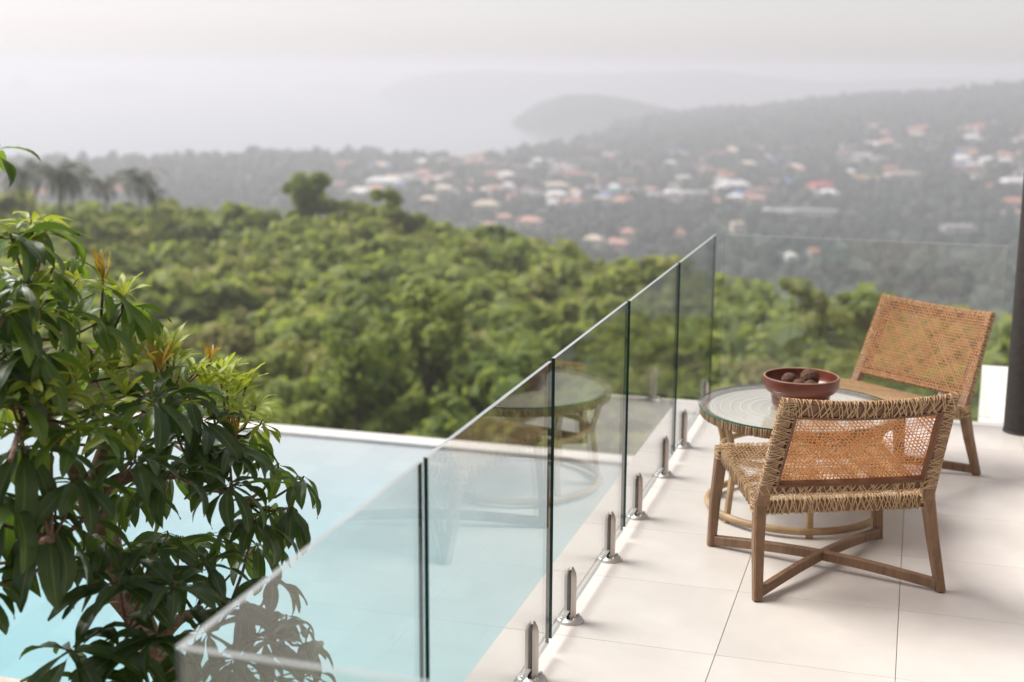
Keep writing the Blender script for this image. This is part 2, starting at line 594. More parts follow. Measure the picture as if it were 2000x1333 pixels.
def height(x, y):
    x = np.asarray(x, float); y = np.asarray(y, float)
    r = np.hypot(x, y)
    az = CX_AZ - np.arctan2(y, x)
    az = (az + np.pi) % (2 * np.pi) - np.pi
    s = 1000 + F_PX * np.tan(np.clip(az, -1.3, 1.3))
    s = np.where(np.abs(az) > 1.3, np.sign(az) * 9000, s)
    k = np.interp(s, *KS)
    g = np.interp(np.where(r < 30, r, np.maximum(30, r / k)), *G0)
    amp = np.clip((r - 30) / 60, 0, 1) * np.clip((600 - r) / 200, 0, 1)
    g = g + amp * (vnoise(x, y, 45, 1) - 0.5) * 6
    # coast: the plain ends and the bottom goes under the sea
    coast = np.interp(s, [-3000, 0, 900, 1000, 1100, 1180, 1230, 3000], [1800, 1720, 1780, 1850, 2020, 2280, 3600, 4300])
    coast = coast + (vnoise(x, y, 160, 2) - 0.5) * 120
    low = np.clip((r - coast) / 60, 0, 1)
    g = np.where(r > 600, g - low * 12, g)
    # right-hand hill: crest at 2600 m
    zc = CAM_H - (np.interp(s, *HILL) - 135) / F_PX * 2600
    prof = np.interp(r, [1150, 1600, 2100, 2600, 3100, 3700], [0, 0.22, 0.66, 1.0, 0.75, 0])
    hh = (zc + 117) * prof * np.clip((s - 1120) / 120, 0, 1)
    hh = hh + prof * np.clip((s - 1250) / 300, 0, 1) * (vnoise(x, y, 260, 3) - 0.5) * 10
    g = g + np.where(r > 1000, hh, 0)
    # headland in the bay
    e = np.interp(s, [995, 1010, 1050, 1100, 1160, 1220, 1280, 1340, 1400], [0, .30, .72, .98, 1.0, .86, .62, .34, 0])
    pr = np.clip(1 - ((r - 3080) / 260) ** 2, 0, 1)
    g = np.maximum(g, np.where(r > 2600, -130 + e * pr * 69 + (e > 0) * 8, -999))
    # far range across the water
    zt = CAM_H - (np.interp(s, *RANGE_) - 135) / F_PX * 6100
    pr = np.clip(1 - ((r - 6100) / 420) ** 2, 0, 1)
    rg = np.where((s > 745) & (r > 5680) & (r < 6520), -128 + (zt + 128) * pr + (vnoise(x, y, 500, 4) - 0.5) * 14 * pr, -999)
    g = np.maximum(g, rg)
    # two small islands
    for s0, w, zt_ in ((53, 26, -32), (240, 105, -62), (650, 80, -78)):
        e = np.clip(1 - np.abs((s - s0) / w) ** 1.6, 0, 1) * np.clip(1 - ((r - 8200) / 500) ** 2, 0, 1)
        g = np.maximum(g, np.where(e > 0, -124 + e * (zt_ + 124), -999))
    g = np.where((r > 4300) & (g < -119) | (r > 8500) & (g < -119), -130, g)
    return g


def hz(x, y):
    return float(height(np.array([x]), np.array([y]))[0])


def drop(px, py, r0=300, r1=4500):
    """where a pixel's ray meets the terrain"""
    d = ray(px, py)
    t = np.geomspace(r0, r1, 900)
    P = np.outer(t, np.array(d)) + np.array(CAM)
    below = np.nonzero(P[:, 2] < height(P[:, 0], P[:, 1]))[0]
    i = below[0] if len(below) else len(t) - 1
    p = P[i]
    return Vector((p[0], p[1], hz(p[0], p[1])))


azs = np.concatenate([np.linspace(-math.pi, -0.62, 50)[:-1], np.linspace(-0.62, 0.62, 620), np.linspace(0.62, math.pi, 50)[1:-1]])
rs = np.concatenate([np.linspace(2, 40, 20), np.geomspace(42, 14500, 190)])
A, RR = np.meshgrid(azs, rs)
TX = RR * np.cos(CX_AZ - A); TY = RR * np.sin(CX_AZ - A)
TZ = height(TX, TY)
V = np.stack([TX, TY, TZ], -1).reshape(-1, 3)
na, nr = len(azs), len(rs)
I = np.arange(na * nr).reshape(nr, na)
Fq = np.stack([I[:-1, :], I[1:, :], np.roll(I, -1, 1)[1:, :], np.roll(I, -1, 1)[:-1, :]], -1).reshape(-1, 4)
tag(link('terrain', np_mesh('terrain', V, Fq[:, ::-1], M['ground'], True)), kind='structure')

b = MB()
NS = 96
b.disc(14800, SEA_Z, NS, 0)
tag(b.build('sea', M['sea']), kind='structure')

# ------------------------------------------------------------------ terrace, pool and garden
TERR = empty('terrace'); tag(TERR, kind='structure')
b = MB()
b.box((-1.33, 1.70, -3.4), (3.6, 7.94, -0.007), 0)
b.box((-0.33, -2.6, -3.4), (3.6, 1.70, -0.007), 0)
b.build('slab', M['grout'], TERR)
tile_me = {}
XS = [-1.17 + 0.6 * i for i in range(9)]
YS = [7.93 - 0.6 * i for i in range(19)]
G = 0.0011
for j in range(len(YS) - 1):
    y1, y0 = YS[j], YS[j + 1]
    for i in range(len(XS) - 1):
        if y0 < 1.7 and XS[i] < -0.55:
            continue
        yy0 = max(y0, 1.73) if XS[i] < -0.55 else y0
        key = (round(y1 - yy0, 3),)
        if key not in tile_me:
            t = MB()
            t.bevel_box((G, G, -0.0065), (0.6 - G, y1 - yy0 - G, 0), 0.0012)
            tile_me[key] = t.mesh('tile', M['tile'])
        link('tile', tile_me[key], TERR, (XS[i], yy0, 0))
    if y1 > 1.9:
        yy0 = max(y0, 1.73)
        key = ('c', round(y1 - yy0, 3))
        if key not in tile_me:
            t = MB()
            t.bevel_box((G, G, -0.04), (0.165 - G, y1 - yy0 - G, 0), 0.004)
            tile_me[key] = t.mesh('edge_tile', M['tile'])
        link('edge_tile', tile_me[key], TERR, (-1.335, yy0, 0))

b = MB()
b.bevel_box((0.50, 7.95, -2.4), (3.6, 9.56, -0.004), 0.006)
tag(b.build('parapet_ledge', M['render']), 'white rendered ledge wall running on behind the dark column', 'wall')

b = MB()
b.lathe([(0.10, -0.002), (0.10, 2.9)], 40)
b.lathe([(0.104, -0.001), (0.104, 0.012), (0.10, 0.014)], 40)
b.disc(0.10, 2.9, 40)
tag(b.build('column', M['column'], None, (0.643, 7.77, 0)), 'dark brown round column at the terrace corner', 'column')

VIL = empty('villa', (1.5, 2.5, 0)); tag(VIL, 'villa roof and plain wall sheltering the tiled terrace', 'building')
b = MB(); b.box((-1.50, -5.3, 2.9), (2.6, 5.65, 3.12)); b.build('roof', M['ceiling'], VIL)
b = MB(); b.box((2.1, -5.2, -3.4), (2.4, 4.2, 2.899)); b.build('wall', M['render'], VIL)
b = MB(); b.box((-1.82, -5.3, 0.001), (2.09, -5.1, 2.899)); b.build('timber_wall', M['wood_dark'], VIL)

WZ = -1.5
POOL = empty('pool'); tag(POOL, kind='structure')
PX0, PX1, PY0, PY1 = -13.0, -1.40, 5.98, 11.42
b = MB()
DN, DF = 0.62, 0.03                     # depth at the near and at the overflow end
z0 = WZ - 1.4
b.add([(PX0, PY0, WZ - DN), (PX1, PY0, WZ - DN), (PX1, PY1, WZ - DF), (PX0, PY1, WZ - DF), (PX0, PY0, z0), (PX1, PY0, z0), (PX1, PY1, z0), (PX0, PY1, z0)],
      [(0, 1, 2, 3), (4, 7, 6, 5), (0, 4, 5, 1), (2, 6, 7, 3), (1, 5, 6, 2), (0, 3, 7, 4)])
b.box((PX0 - 0.25, PY0 - 0.25, z0), (PX0 - .001, PY1 + 0.25, WZ - 0.03))
b.box((PX1 + .001, PY0 - 0.25, z0), (PX1 + 0.06, PY1 + 0.25, WZ + 0.08))
b.box((PX0, PY0 - 0.25, z0), (PX1, PY0 - .001, WZ + 0.02))
b.box((PX0, PY1 + .001, z0), (PX1, PY1 + 0.17, WZ - 0.012))
b.build('basin', M['pool_tile'], POOL)
b = MB(); b.bevel_box((PX0, PY1 - 0.02, WZ - 0.010), (PX1, PY1 + 0.20, WZ + 0.012), 0.008)
b.build('overflow_edge', M['pool_white'], POOL)
b = MB()
ya, yb = PY0 - .0005, PY1 - .022
za, zb_ = WZ - DN - .01, WZ - DF - .012
xa, xb = PX0 + .0005, PX1 + .0005
b.add([(xa, ya, WZ), (xb, ya, WZ), (xb, yb, WZ), (xa, yb, WZ), (xa, ya, za), (xb, ya, za), (xb, yb, zb_), (xa, yb, zb_)],
      [(0, 1, 2, 3), (4, 7, 6, 5), (0, 4, 5, 1), (2, 6, 7, 3), (1, 5, 6, 2), (0, 3, 7, 4)])
b.build('water', M['water'], POOL)
x = PX0
while x < PX1 - 0.1:
    x1 = min(x + 0.6, PX1)
    t = MB(); t.bevel_box((x + 0.002, PY0 - 0.6, WZ + 0.021), (x1 - 0.002, PY0 + 0.02, WZ + 0.040), 0.006)
    t.build('coping_stone', M['stone'], POOL)
    x = x1
GARD = MB()
gx = np.linspace(-14, -1.34, 40); gy = np.linspace(-6, 5.84, 36)
gv = [(x_, y_, -1.72 + 0.08 * float(vnoise(x_, y_, 0.9, 5))) for y_ in gy for x_ in gx]
GARD.add(gv, [(j * 40 + i, j * 40 + i + 1, j * 40 + 41 + i, j * 40 + 40 + i) for j in range(35) for i in range(39)], 0, True)
tag(GARD.build('garden_ground', M['soil']), kind='structure')

# ------------------------------------------------------------------ glass fence
GT = 0.012


def spigot_meshes():
    f = MB()
    f.lathe([(0.0, 0.014), (0.040, 0.014), (0.046, 0.011), (0.050, 0.003), (0.050, 0.0)], 32)
    fl = f.mesh('base_flange', M['chrome'])
    p = MB()
    n = 24
    for sgn in (-1, 1):         # two half-round cheeks with the slot for the pane between them
        prof = [(0.0225, 0.012), (0.0225, 0.172), (0.0195, 0.186), (0.012, 0.204), (0.006, 0.208)]
        v, fc = [], []
        for r_, z in prof:
            for k in range(n + 1):
                a = -math.pi / 2 + math.pi * k / n
                xx = max(r_ * math.cos(a), 0.0) * 1.0
                xx = max(xx, 0.0072 if r_ > 0.0075 else r_ * 0.8)
                v.append((sgn * xx, r_ * math.sin(a), z))
        for i in range(len(prof) - 1):
            for k in range(n):
                q = (i * (n + 1) + k, i * (n + 1) + k + 1, (i + 1) * (n + 1) + k + 1, (i + 1) * (n + 1) + k)
                fc.append(q if sgn > 0 else q[::-1])
        p.add(v, fc, 0, True)
        m_ = len(prof)
        p.add([(sgn * 0.0072, -0.0225, 0.012), (sgn * 0.0072, 0.0225, 0.012), (sgn * 0.0072, 0.0195, 0.186), (sgn * 0.0072, -0.0195, 0.186)], [(0, 1, 2, 3)], 1)
        p.add([(sgn * 0.0072, -0.0195, 0.186), (sgn * 0.0072, 0.0195, 0.186), (sgn * 0.0072, 0.006, 0.207), (sgn * 0.0072, -0.006, 0.207)], [(0, 1, 2, 3)], 0)
    p.add([(-0.0072, -0.021, 0.03), (0.0072, -0.021, 0.03), (0.0072, 0.021, 0.03), (-0.0072, 0.021, 0.03)], [(0, 1, 2, 3)], 1)
    p.box((-0.0071, -0.0190, 0.03), (0.0071, 0.0190, 0.188), 1)
    po = p.mesh('post', [M['steel'], M['slot']])
    k = MB()
    k.lathe([(0.0, 0.0225), (0.0045, 0.0218), (0.0075, 0.0185), (0.0080, 0.013)], 12)
    bo = k.mesh('bolt', M['chrome'])
    return fl, po, bo


SFL, SPO, SBO = spigot_meshes()


def spigot(parent, loc, rz):
    s = link('spigot', SPO, parent, loc)
    s.rotation_euler = (0, 0, rz)
    link('base_flange', SFL, s)
    for k in range(4):
        a = math.pi / 4 + k * math.pi / 2
        link('bolt', SBO, s, (0.034 * math.cos(a), 0.034 * math.sin(a), 0))
    return s


def glass_panel(p0, p1, zb, zt, spots, label):
    p0 = Vector(p0); p1 = Vector(p1)
    d = p1 - p0
    L = d.length
    ang = math.atan2(d.y, d.x)
    root = empty('glass_fence_panel', (p0.x, p0.y, 0), ang, label, 'glass panel', 'frameless glass fence panels')
    h = GT / 2
    c = 0.0012
    b = MB()
    # two clear faces, dark polished ends, top and bottom edges pale with painted sky gleam
    b.add([(0, -h, zb), (L, -h, zb), (L, -h, zt), (0, -h, zt)], [(0, 1, 2, 3)], 0)
    b.add([(0, h, zb), (L, h, zb), (L, h, zt), (0, h, zt)], [(3, 2, 1, 0)], 0)
    b.build('pane', M['glass'], root)
    b = MB()
    b.add([(0, -h, zb), (0, h, zb), (0, h, zt), (0, -h, zt)], [(3, 2, 1, 0)], 0)
    b.add([(L, -h, zb), (L, h, zb), (L, h, zt), (L, -h, zt)], [(0, 1, 2, 3)], 0)
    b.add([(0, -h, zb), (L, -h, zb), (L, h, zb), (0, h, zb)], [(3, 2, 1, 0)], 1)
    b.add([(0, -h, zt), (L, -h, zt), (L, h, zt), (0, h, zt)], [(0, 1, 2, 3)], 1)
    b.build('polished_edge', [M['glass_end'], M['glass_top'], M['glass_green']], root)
    for t in spots:
        spigot(root, (t, 0, 0), math.pi / 2)
    return root


FX = -1.122
for y0, y1, zt, sp, lab in (
        (1.815, 2.940, 1.040, (1.98, 2.72), 'clear glass fence panel in front of the leafy tree, at the corner'),
        (2.980, 4.146, 1.039, (3.23, 3.955), 'clear glass fence panel beside the leafy tree, second from its corner'),
        (4.186, 5.346, 1.041, (4.463, 5.117), 'clear glass fence panel mirroring the round table, third from the tree corner'),
        (5.394, 6.560, 1.036, (5.678, 6.331), 'clear glass fence panel beside the round table, fourth from the tree corner'),
        (6.606, 7.820, 1.034, (6.882, 7.623), 'clear glass fence panel at the far pool-side corner of the terrace')):
    glass_panel((FX, y0, 0), (FX, y1, 0), 0.048, zt, [s - y0 for s in sp], lab)
glass_panel((-1.072, 7.85, 0), (0.503, 7.85, 0), 0.048, 1.032, (0.307, 1.277), 'wide glass fence panel behind the far rattan chair')
glass_panel((-1.112, 1.800, 0), (-0.40, 1.800, 0), 0.048, 1.050, (0.12, 0.59), 'short glass fence panel meeting the long fence at the tree corner')


# ------------------------------------------------------------------ rattan lounge chair
def make_chair(label):
    root = empty('rattan_chair', (0, 0, 0), 0, label, 'chair', 'low woven rattan lounge chairs')
    P = lambda u, v, w: Vector((u, v, w))
    TH = 0.030
    ld = Vector((0, -0.175, 0.425)).normalized()       # up along the back
    nf = Vector((0, 0.425, 0.175)).normalized()        # towards the sitter
    LB = 0.441
    hw = lambda s: 0.355 - 0.018 * s / LB

    def back(u, s, off):
        bow = (0.003 + 0.034 * max(0, s) / LB) * (1 - min(1, (u / 0.345) ** 2))
        return Vector((u, -0.229, 0.402)) + ld * s + nf * (off - bow)

    # rear legs carry on as the stiles of the back
    for sg in (-1, 1):
        b = MB()
        b.bar([P(sg * 0.368, -0.312, 0), P(sg * 0.352, -0.245, 0.20), P(sg * 0.340, -0.208, 0.345), P(sg * 0.334, -0.216, 0.375), back(sg * 0.322, 0.20, 0), back(sg * 0.312, 0.440, 0)],
              (1, 0, 0), [0.034, 0.042, 0.048, 0.050, 0.050, 0.050], [0.036, 0.044, 0.048, 0.040, 0.032, 0.030])
        b.build('rear_leg', M['wood'], root)
        b = MB()
        b.bar([P(sg * 0.372, 0.298, 0), P(sg * 0.360, 0.306, 0.20), P(sg * 0.340, 0.298, 0.425)], (1, 0, 0), [0.034, 0.040, 0.048], [0.034, 0.042, 0.056])
        b.build('front_leg', M['wood'], root)
    # crossed stretchers, arched
    for sg in (-1, 1):
        pts = []
        for i in range(11):
            t = i / 10
            pts.append(P(sg * (-0.358 + 0.716 * t), -0.298 + 0.584 * t, 0.028 + 0.026 * math.sin(math.pi * t) + (0.0015 if sg > 0 else 0)))
        b = MB()
        sd_ = (pts[-1] - pts[0]).cross(Vector((0, 0, 1)))
        b.bar(pts, sd_, 0.030, 0.040)
        b.build('stretcher', M['wood'], root)
    # rails of the back
    for nm, s0, s1 in (('back_rail', 0.382, 0.440), ('back_rail', 0.0, 0.040)):
        b = MB()
        pts = [back(u, (s0 + s1) / 2, 0) for u in np.linspace(-0.318, 0.318, 13)]
        b.bar(pts, ld, s1 - s0 - 0.004, TH - 0.002)
        b.build(nm, M['wood_dark'], root)
    # dark lining of the opening in the back
    b = MB()
    for s0, s1 in ((0.372, 0.3835), (0.039, 0.052)):
        b.bar([back(u, (s0 + s1) / 2, -0.004) for u in np.linspace(-0.298, 0.298, 13)], ld, s1 - s0, TH)
    for sg in (-1, 1):
        b.bar([back(sg * (0.294 - 0.012 * t), 0.04 + 0.342 * t, -0.004) for t in np.linspace(0, 1, 6)], (1, 0, 0), 0.014, TH)
    b.build('opening_lining', M['wood_dark'], root)
    # seat frame
    HS = 0.352
    def seat(u, v, off):
        t = (v + 0.215) / 0.535
        sag = 0.016 * max(0, 1 - (u / HS) ** 2) * max(0, 1 - ((v - 0.05) / 0.27) ** 2)
        return Vector((u, v, 0.358 + 0.080 * t + off - sag))
    b = MB()
    b.bar([seat(u, -0.192, -0.028) for u in np.linspace(-0.32, 0.32, 3)], (0, 0, 1), 0.046, 0.036)
    b.bar([seat(u, 0.298, -0.028) for u in np.linspace(-0.32, 0.32, 3)], (0, 0, 1), 0.046, 0.036)
    for sg in (-1, 1):
        b.bar([seat(sg * 0.333, v, -0.028) for v in np.linspace(-0.175, 0.28, 3)], (1, 0, 0), 0.036, 0.046)
    b.build('seat_frame', M['wood'], root)

    # woven surfaces: straight strands both ways with bundles of diagonals that leave small openings
    rnd = random.Random(3)

    def weave(b, surf, a0, a1, b0, b1, clip, nseg, off, pw=0.0038, pt=0.0022, step=0.0150):
        def run(f0, f1, lay, w):
            pts, nn = [], []
            L_ = math.hypot(f1[0] - f0[0], f1[1] - f0[1])
            if L_ < 0.02:
                return
            k = max(3, int(L_ / 0.014))
            ph = rnd.random() * 6.28
            jx, jy = rnd.uniform(-.001, .001), rnd.uniform(-.001, .001)
            for i in range(k + 1):
                t = i / k
                a_ = f0[0] + (f1[0] - f0[0]) * t + jx + 0.0008 * math.sin(7 * t + ph)
                c_ = f0[1] + (f1[1] - f0[1]) * t + jy + 0.0008 * math.cos(6 * t + ph)
                wob = 0.0011 * math.sin(i * math.pi + ph)
                p = surf(a_, c_, off + lay + wob)
                p2 = surf(a_ + 1e-3, c_, off + lay + wob); p3 = surf(a_, c_ + 1e-3, off + lay + wob)
                pts.append(p)
                nn.append((p2 - p).cross(p3 - p).normalized())
            b.strand(pts, nn, w * rnd.uniform(.85, 1.12), pt)
        y = b0 + step / 2
        k = 0
        while y < b1:
            run((a0(y), y), (a1(y), y), 0.0006, pw); y += step
        am, aM = min(a0(b0), a0(b1)), max(a1(b0), a1(b1))
        x = am + step / 2
        while x < aM:
            lo, hi = b0, b1
            if clip(x, hi) and clip(x, lo):
                run((x, lo), (x, hi), -0.0010, pw)
            x += step
        # diagonals
        for sg in (-1, 1):
            span = (aM - am) + (b1 - b0)
            c = am - (b1 - b0) if sg > 0 else am
            per = 0.132
            q = c
            while q < c + span:
                ph = (q / per) % 1.0
                if ph < 0.66:
                    seg = []
                    for i in range(61):
                        yy = b0 + (b1 - b0) * i / 60
                        xx = q + (yy - b0) * sg + (0 if sg > 0 else 0)
                        if a0(yy) <= xx <= a1(yy):
                            seg.append((xx, yy))
                    if len(seg) > 2:
                        run(seg[0], seg[-1], 0.0024 if sg > 0 else -0.0024, pw)
                q += 0.0168
    bw = MB()
    weave(bw, lambda u, s, o: back(u, s, o), lambda s: -hw(s), lambda s: hw(s), 0.004, LB - 0.004,
          lambda u, s: abs(u) <= hw(s), 14, TH / 2 + 0.005)
    tag(bw.build('woven_back', M['cane_panel'], root), 'open woven cane sheet of the backrest', kind='stuff')
    sw = MB()
    weave(sw, lambda u, v, o: seat(u, v, o), lambda v: -HS, lambda v: HS, -0.205, 0.312, lambda u, v: True, 14, 0.006)
    tag(sw.build('woven_seat', M['cane'], root), 'woven cane sheet of the seat', kind='stuff')

    # cane bindings that lash the sheets round the frame
    def lash(b, path, n, w=0.0042):
        """path(k, sg): list of (point, normal) pairs"""
        for k in range(n):
            for sg in (-1, 1):
                if rnd.random() < 0.06:
                    continue
                pr = path((k + 0.5 + rnd.uniform(-.35, .35)) / n, sg * rnd.uniform(0.4, 1.5))
                b.strand([p for p, _ in pr], [q for _, q in pr], w * rnd.uniform(.85, 1.15), 0.0024)
    bb = MB()
    E_ = TH / 2 + 0.0035
    def jit(): return rnd.uniform(-0.0014, 0.0014)
    def top_path(t, sl):
        u = -0.33 + 0.66 * t; d = 0.042 * sl; o = jit()
        c = lambda x: max(-0.335, min(0.335, x))
        T = LB
        return [(back(u, T - .03, E_), nf), (back(c(u + d * .2), T - .005, E_), nf), (back(c(u + d * .3), T + .0035, TH * .3), ld), (back(c(u + d * .4), T + .0035, -TH * .3), ld),
                (back(c(u + d * .5), T - .008, -E_ + o), -nf), (back(c(u + d), T - .060 + rnd.uniform(0, .006), -E_ + o), -nf)]
    lash(bb, top_path, 46)
    def bot_path(t, sl):
        u = -0.325 + 0.65 * t; d = 0.036 * sl; o = jit()
        return [(back(u, 0.02, E_), nf), (back(u + d * .2, 0.003, E_), nf), (back(u + d * .3, -0.004, 0), -ld), (back(u + d * .4, 0.003, -E_ + o), -nf), (back(u + d, 0.042, -E_ + o), -nf)]
    lash(bb, bot_path, 44)
    for sg in (-1, 1):
        def side_path(t, sl, sg=sg):
            s = 0.012 + 0.418 * t; d = 0.044 * sl; o = jit()
            c = lambda x: max(0.006, min(LB - .005, x))
            X = Vector((sg, 0, 0))
            return [(back(sg * (hw(s) - 0.03), s, E_), nf), (back(sg * (hw(s) - .004), c(s + d * .2), E_), nf), (back(sg * (hw(s) + 0.003), c(s + d * .3), TH * .25), X), (back(sg * (hw(s) + 0.003), c(s + d * .35), -TH * .25), X),
                    (back(sg * (hw(s) - 0.004), c(s + d * .5), -E_ + o), -nf), (back(sg * (0.296 - 0.010 * s / LB), c(s + d), -E_ + o), -nf)]
        lash(bb, side_path, 27)
    tag(bb.build('back_binding', M['cane'], root), 'pale cane lashing wound round the back frame', kind='stuff')
    sb = MB()
    Z = Vector((0, 0, 1))
    def edge_path(kind, sg):
        def f(t, sl):
            d = 0.026 * sl; o = jit()
            if kind == 's':
                v = -0.20 + 0.51 * t
                q = lambda v_, x, z: seat(sg * x, max(-.21, min(.318, v_)), z) if x < HS else Vector((sg * x, max(-.21, min(.318, v_)), seat(sg * HS, max(-.21, min(.318, v_)), z).z))
                X = Vector((sg, 0, 0))
                return [(q(v, 0.325, 0.009), Z), (q(v + d * .2, 0.350, 0.006), Z), (q(v + d * .3, HS + .003 + o, -0.002), X), (q(v + d, HS + .002 + o, -0.050), X), (q(v + d * 1.1, 0.325, -0.054), -Z)]
            u = -0.34 + 0.68 * t
            v0, v1 = (0.285, 0.3185) if sg > 0 else (-0.185, -0.2135)
            Y = Vector((0, sg, 0))
            c = lambda x: max(-.35, min(.35, x))
            q = lambda u_, v_, z: seat(c(u_), v_, z)
            return [(q(u, v0, 0.009), Z), (q(u + d * .2, v1 - sg * .003, 0.006), Z), (q(u + d * .3, v1 + sg * (.003 + o), -0.002), Y), (q(u + d, v1 + sg * (.002 + o), -0.050), Y), (q(u + d * 1.1, v0, -0.054), -Z)]
        return f
    for sg in (-1, 1):
        lash(sb, edge_path('s', sg), 36)
        lash(sb, edge_path('f', sg), 48)
    # coils round the four leg joints
    for sg in (-1, 1):
        for vc, dv in ((-0.196, 0.030), (0.296, 0.034)):
            base = seat(sg * 0.338, vc, 0).z
            for k in range(9):
                z = base + 0.006 - k * 0.0062
                tl = rnd.uniform(-.008, .008); tm = rnd.uniform(-.008, .008)
                pts, nn = [], []
                for i in range(17):
                    a = 2 * math.pi * i / 16
                    ca, sa = math.cos(a), math.sin(a)
                    kx = 0.031 * (abs(ca) ** 0.5) * (1 if ca > 0 else -1); ky = dv * (abs(sa) ** 0.5) * (1 if sa > 0 else -1)
                    pts.append(Vector((sg * 0.338 + kx, vc + ky, z + tl * ca + tm * sa)))
                    nn.append(Vector((ca, sa, 0)))
                sb.strand(pts, nn, 0.0046, 0.0026)
    tag(sb.build('seat_binding', M['cane'], root), 'pale cane lashing wound round the seat frame and leg joints', kind='stuff')
    return root


def copy_tree(o, parent=None):
    c = o.copy()
    col.objects.link(c)
    c.parent = parent
    for ch in o.children:
        copy_tree(ch, c)
    return c


chair = make_chair('woven rattan lounge chair with its open cane back turned to the tiled floor')
chair.location = (-0.284, 5.295, 0)
chair.rotation_euler = (0, 0, R(24.72))
chair2 = copy_tree(chair)
chair2.location = (-0.111, 6.801, 0)
chair2.rotation_euler = (0, 0, R(142.9))
chair2['label'] = 'woven rattan lounge chair between the round table and dark column'

# ------------------------------------------------------------------ round table
TB = empty('round_table', (-0.462, 6.000, 0), 0, 'round glass-topped rattan table carrying the red bowl', 'table')
RT_ = 0.443
b = MB()
gzb, gzt = 0.484, 0.492
b.disc(RT_, gzt, 96, 0, True); b.disc(RT_, gzb, 96, 0, False)
b.lathe([(RT_, gzb), (RT_ + 0.0012, (gzb + gzt) / 2), (RT_, gzt)], 96, 1)
b.build('glass_top', [M['table_glass'], M['glass_green']], TB)
b = MB()
for k in range(29):                                   # coiled rattan top
    r_ = 0.020 + 0.0145 * k
    n_ = max(12, int(r_ * 150))
    pts = [(r_ * math.cos(2 * math.pi * i / n_), r_ * math.sin(2 * math.pi * i / n_), 0.4735 + 0.0006 * math.sin(k * 2.1)) for i in range(n_ + 1)]
    b.tube(pts, 0.0082, 6, 0, False, True, 0.25)
b.disc(0.425, 0.4744, 64)
tag(b.build('coiled_top', leaf_mat('coil_cane', (0.72, 0.66, 0.56), (0.82, 0.77, 0.68), (0.6, 0.5, 0.35), 0.4, 0.05), TB), 'coiled rattan table surface under glass', kind='stuff')
b = MB()
b.lathe([(0.405, 0.445), (0.432, 0.445), (0.432, 0.480), (0.405, 0.480), (0.405, 0.445)], 72, 0, False)
b.build('rim_core', M['pole'], TB)
b = MB()
rr_ = random.Random(5)
for k in range(230):                                  # wound strands round the rim
    a = 2 * math.pi * (k + rr_.uniform(-.2, .2)) / 230
    d = rr_.uniform(-.010, .010)
    c0, s0 = math.cos(a), math.sin(a); c1, s1 = math.cos(a + d), math.sin(a + d)
    N = Vector((c0, s0, 0))
    ro = 0.4345 + rr_.uniform(0, .0016)
    b.strand([Vector((c0 * .412, s0 * .412, .482)), Vector((c0 * (ro - .003), s0 * (ro - .003), .4825)), Vector((c0 * ro, s0 * ro, .478)), Vector((c1 * ro, s1 * ro, .447)), Vector((c1 * (ro - .003), s1 * (ro - .003), .443)), Vector((c1 * .408, s1 * .408, .443))],
             [Vector((0, 0, 1)), Vector((0, 0, 1)), N, N, Vector((0, 0, -1)), Vector((0, 0, -1))], 0.0105, 0.0022)
tag(b.build('rim_binding', leaf_mat('rim_cane', (0.26, 0.16, 0.085), (0.50, 0.35, 0.20), (0.4, 0.22, 0.08), 0.5, 0.08), TB), 'straw-brown cane wound round the table rim', kind='stuff')
for k in range(6):
    a = R(-74 + 60 * k)
    c, s = math.cos(a), math.sin(a)
    b = MB()
    b.bar([(0.395 * c, 0.395 * s, 0.445), (0.352 * c, 0.352 * s, 0.30), (0.350 * c, 0.350 * s, 0.27), (0.383 * c, 0.383 * s, 0.0)], (-s, c, 0), 0.030, 0.026, bev=0.25)
    b.build('leg', M['pole'], TB)


def ring(r_, z, t, nm):
    n_ = 72
    b = MB()
    pts = [(r_ * math.cos(2 * math.pi * i / n_), r_ * math.sin(2 * math.pi * i / n_), z) for i in range(n_ + 1)]
    b.tube(pts, t, 10, 0, False)
    return b.build(nm, M['pole'], TB)


ring(0.330, 0.285, 0.014, 'middle_ring')
ring(0.387, 0.030, 0.0165, 'floor_ring')

# bowl with woven balls
BC = Vector((-0.452, 6.02, 0.4925))
b = MB()
b.lathe([(0.0, 0.0), (0.118, 0.0), (0.126, 0.006), (0.131, 0.045), (0.134, 0.060), (0.150, 0.066), (0.163, 0.078), (0.169, 0.100), (0.1705, 0.128), (0.169, 0.134)], 64, 0)
b.lathe([(0.169, 0.134), (0.165, 0.1375), (0.160, 0.134)], 64, 1)
b.lathe([(0.160, 0.134), (0.158, 0.100), (0.150, 0.083), (0.122, 0.066), (0.118, 0.020), (0.0, 0.016)], 64, 0)
o = b.build('bowl', [M['bowl'], M['bowl_rim']], None, BC)
tag(o, 'red-brown turned wooden bowl on the glass table', 'bowl')
ballspots = [(-0.055, 0.030, 0.036, 0.088, 'plain brown dried ball in the bowl, lying alone at its edge'), (0.035, 0.040, 0.042, 0.105, 'largest brown dried ball, highest in the bowl'),
             (-0.005, -0.018, 0.036, 0.074, 'brown dried ball in the bowl resting between its neighbours'), (0.046, -0.040, 0.036, 0.076, 'brown dried ball in the bowl under the largest ball'),
             (-0.045, -0.052, 0.034, 0.060, 'brown dried ball lying low in the bowl')]
